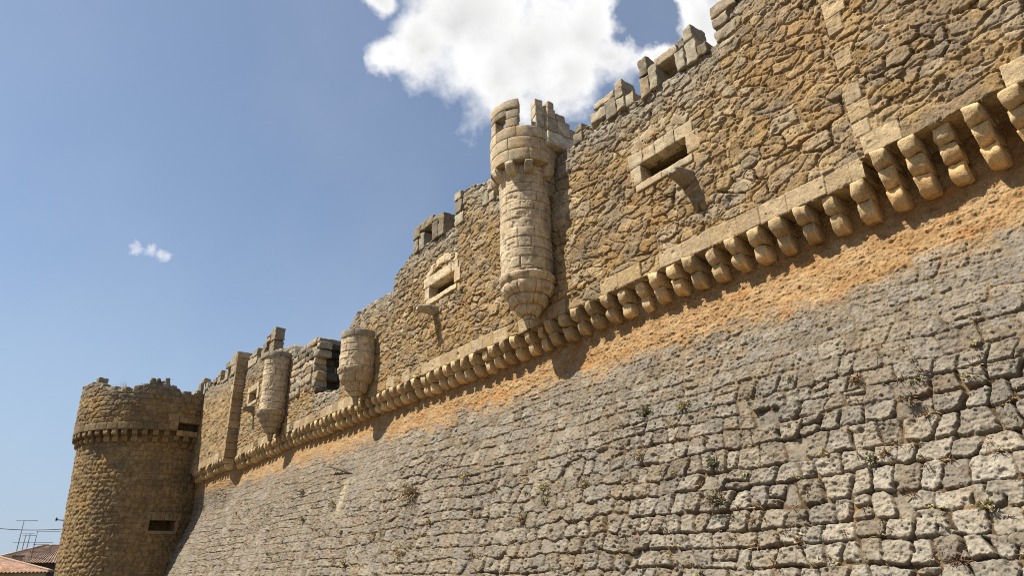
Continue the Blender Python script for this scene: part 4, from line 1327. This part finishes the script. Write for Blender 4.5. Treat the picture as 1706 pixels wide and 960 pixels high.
for (c, r) in BL:
    c = Vector(c).normalized()
    dn = vmath('DISTANCE', wdir, tuple(c)).outputs['Value']
    q = fmath('SUBTRACT', 1.0, fmath('DIVIDE', dn, r))
    acc = q if acc is None else fmath('SMOOTH_MAX', acc, q, .25)
gd = fmath('DIVIDE', vmath('DISTANCE', wdir, tuple(Vector((-.458, .566, .686)).normalized())).outputs['Value'], .055)
acc = fmath('SUBTRACT', acc, fmath('MULTIPLY', fmath('SUBTRACT', 1.0, gd, clamp=True), 1.25))
w2 = noise(22, 6, .55, dirn)
dens = fmath('ADD', acc, fmath('MULTIPLY', fmath('SUBTRACT', w2.outputs[0], .5), 1.1))
mask = N.new('ShaderNodeMapRange'); mask.interpolation_type = 'SMOOTHSTEP'
mask.inputs[1].default_value = -.24; mask.inputs[2].default_value = .56
L.new(dens, mask.inputs[0])
# small wisp low on the left
acc2 = None
for (c, r) in [((-.918, .086, .391), .014), ((-.914, .102, .392), .014), ((-.912, .114, .389), .013), ((-.911, .122, .387), .009), ((-.67, .372, .632), .012), ((-.665, .40, .622), .012)]:
    c = Vector(c).normalized()
    q = fmath('SUBTRACT', 1.0, fmath('DIVIDE', vmath('DISTANCE', vmath('ADD', dirn, vmath('SCALE', w1c, s=.02).outputs[0]).outputs[0], tuple(c)).outputs['Value'], r))
    acc2 = q if acc2 is None else fmath('SMOOTH_MAX', acc2, q, .2)
w3 = noise(90, 5, .6, dirn)
m2 = N.new('ShaderNodeMapRange'); m2.interpolation_type = 'SMOOTHSTEP'
m2.inputs[1].default_value = .0; m2.inputs[2].default_value = 1.0; m2.inputs[4].default_value = .6
L.new(fmath('ADD', acc2, fmath('MULTIPLY', fmath('SUBTRACT', w3.outputs[0], .5), 1.8)), m2.inputs[0])
# faint high veil
w4 = noise(3.2, 5, .55, dirn)
m3 = N.new('ShaderNodeMapRange'); m3.inputs[1].default_value = .42; m3.inputs[2].default_value = .75; m3.inputs[3].default_value = .06; m3.inputs[4].default_value = .12
L.new(w4.outputs[0], m3.inputs[0])
tot = fmath('MAXIMUM', fmath('MAXIMUM', mask.outputs[0], m2.outputs[0]), m3.outputs[0])
# cloud brightness: thick parts slightly greyer
thick = N.new('ShaderNodeMapRange'); thick.inputs[1].default_value = .35; thick.inputs[2].default_value = 1.25; thick.inputs[3].default_value = 7.8; thick.inputs[4].default_value = 5.6
L.new(fmath('ADD', acc, fmath('MULTIPLY', fmath('SUBTRACT', w1.outputs[0], .5), 1.6)), thick.inputs[0])
cc = N.new('ShaderNodeCombineXYZ')
for i, k in enumerate((1.0, .995, .99)):
    L.new(fmath('MULTIPLY', thick.outputs[0], k), cc.inputs[i])
mx = N.new('ShaderNodeMix'); mx.data_type = 'RGBA'
tint = vmath('MULTIPLY', sky.outputs[0], (.935, 1.01, 1.035)).outputs[0]
sxyz = N.new('ShaderNodeSeparateXYZ'); L.new(dirn, sxyz.inputs[0])
hz = N.new('ShaderNodeMapRange'); hz.interpolation_type = 'SMOOTHSTEP'
hz.inputs[1].default_value = .45; hz.inputs[2].default_value = .0; hz.inputs[3].default_value = 0; hz.inputs[4].default_value = .8
L.new(sxyz.outputs[2], hz.inputs[0])
hm = N.new('ShaderNodeMix'); hm.data_type = 'RGBA'; L.new(hz.outputs[0], hm.inputs['Factor']); L.new(tint, hm.inputs['A'])
hm.inputs['B'].default_value = (2.75, 3.6, 4.9, 1)
tint = hm.outputs['Result']
L.new(tot, mx.inputs['Factor']); L.new(tint, mx.inputs['A']); L.new(cc.outputs[0], mx.inputs['B'])
L.new(mx.outputs['Result'], bg.inputs['Color'])
L.new(bg.outputs[0], out.inputs[0])

scene.view_settings.view_transform = 'Standard'
scene.view_settings.look = 'None'
scene.view_settings.exposure = .98
scene.view_settings.gamma = 1
scene.view_settings.use_curve_mapping = False
scene.cycles.max_bounces = 6
scene.cycles.use_denoising = False
scene.cycles.filter_width = 1.05
scene.cycles.sample_clamp_indirect = 4
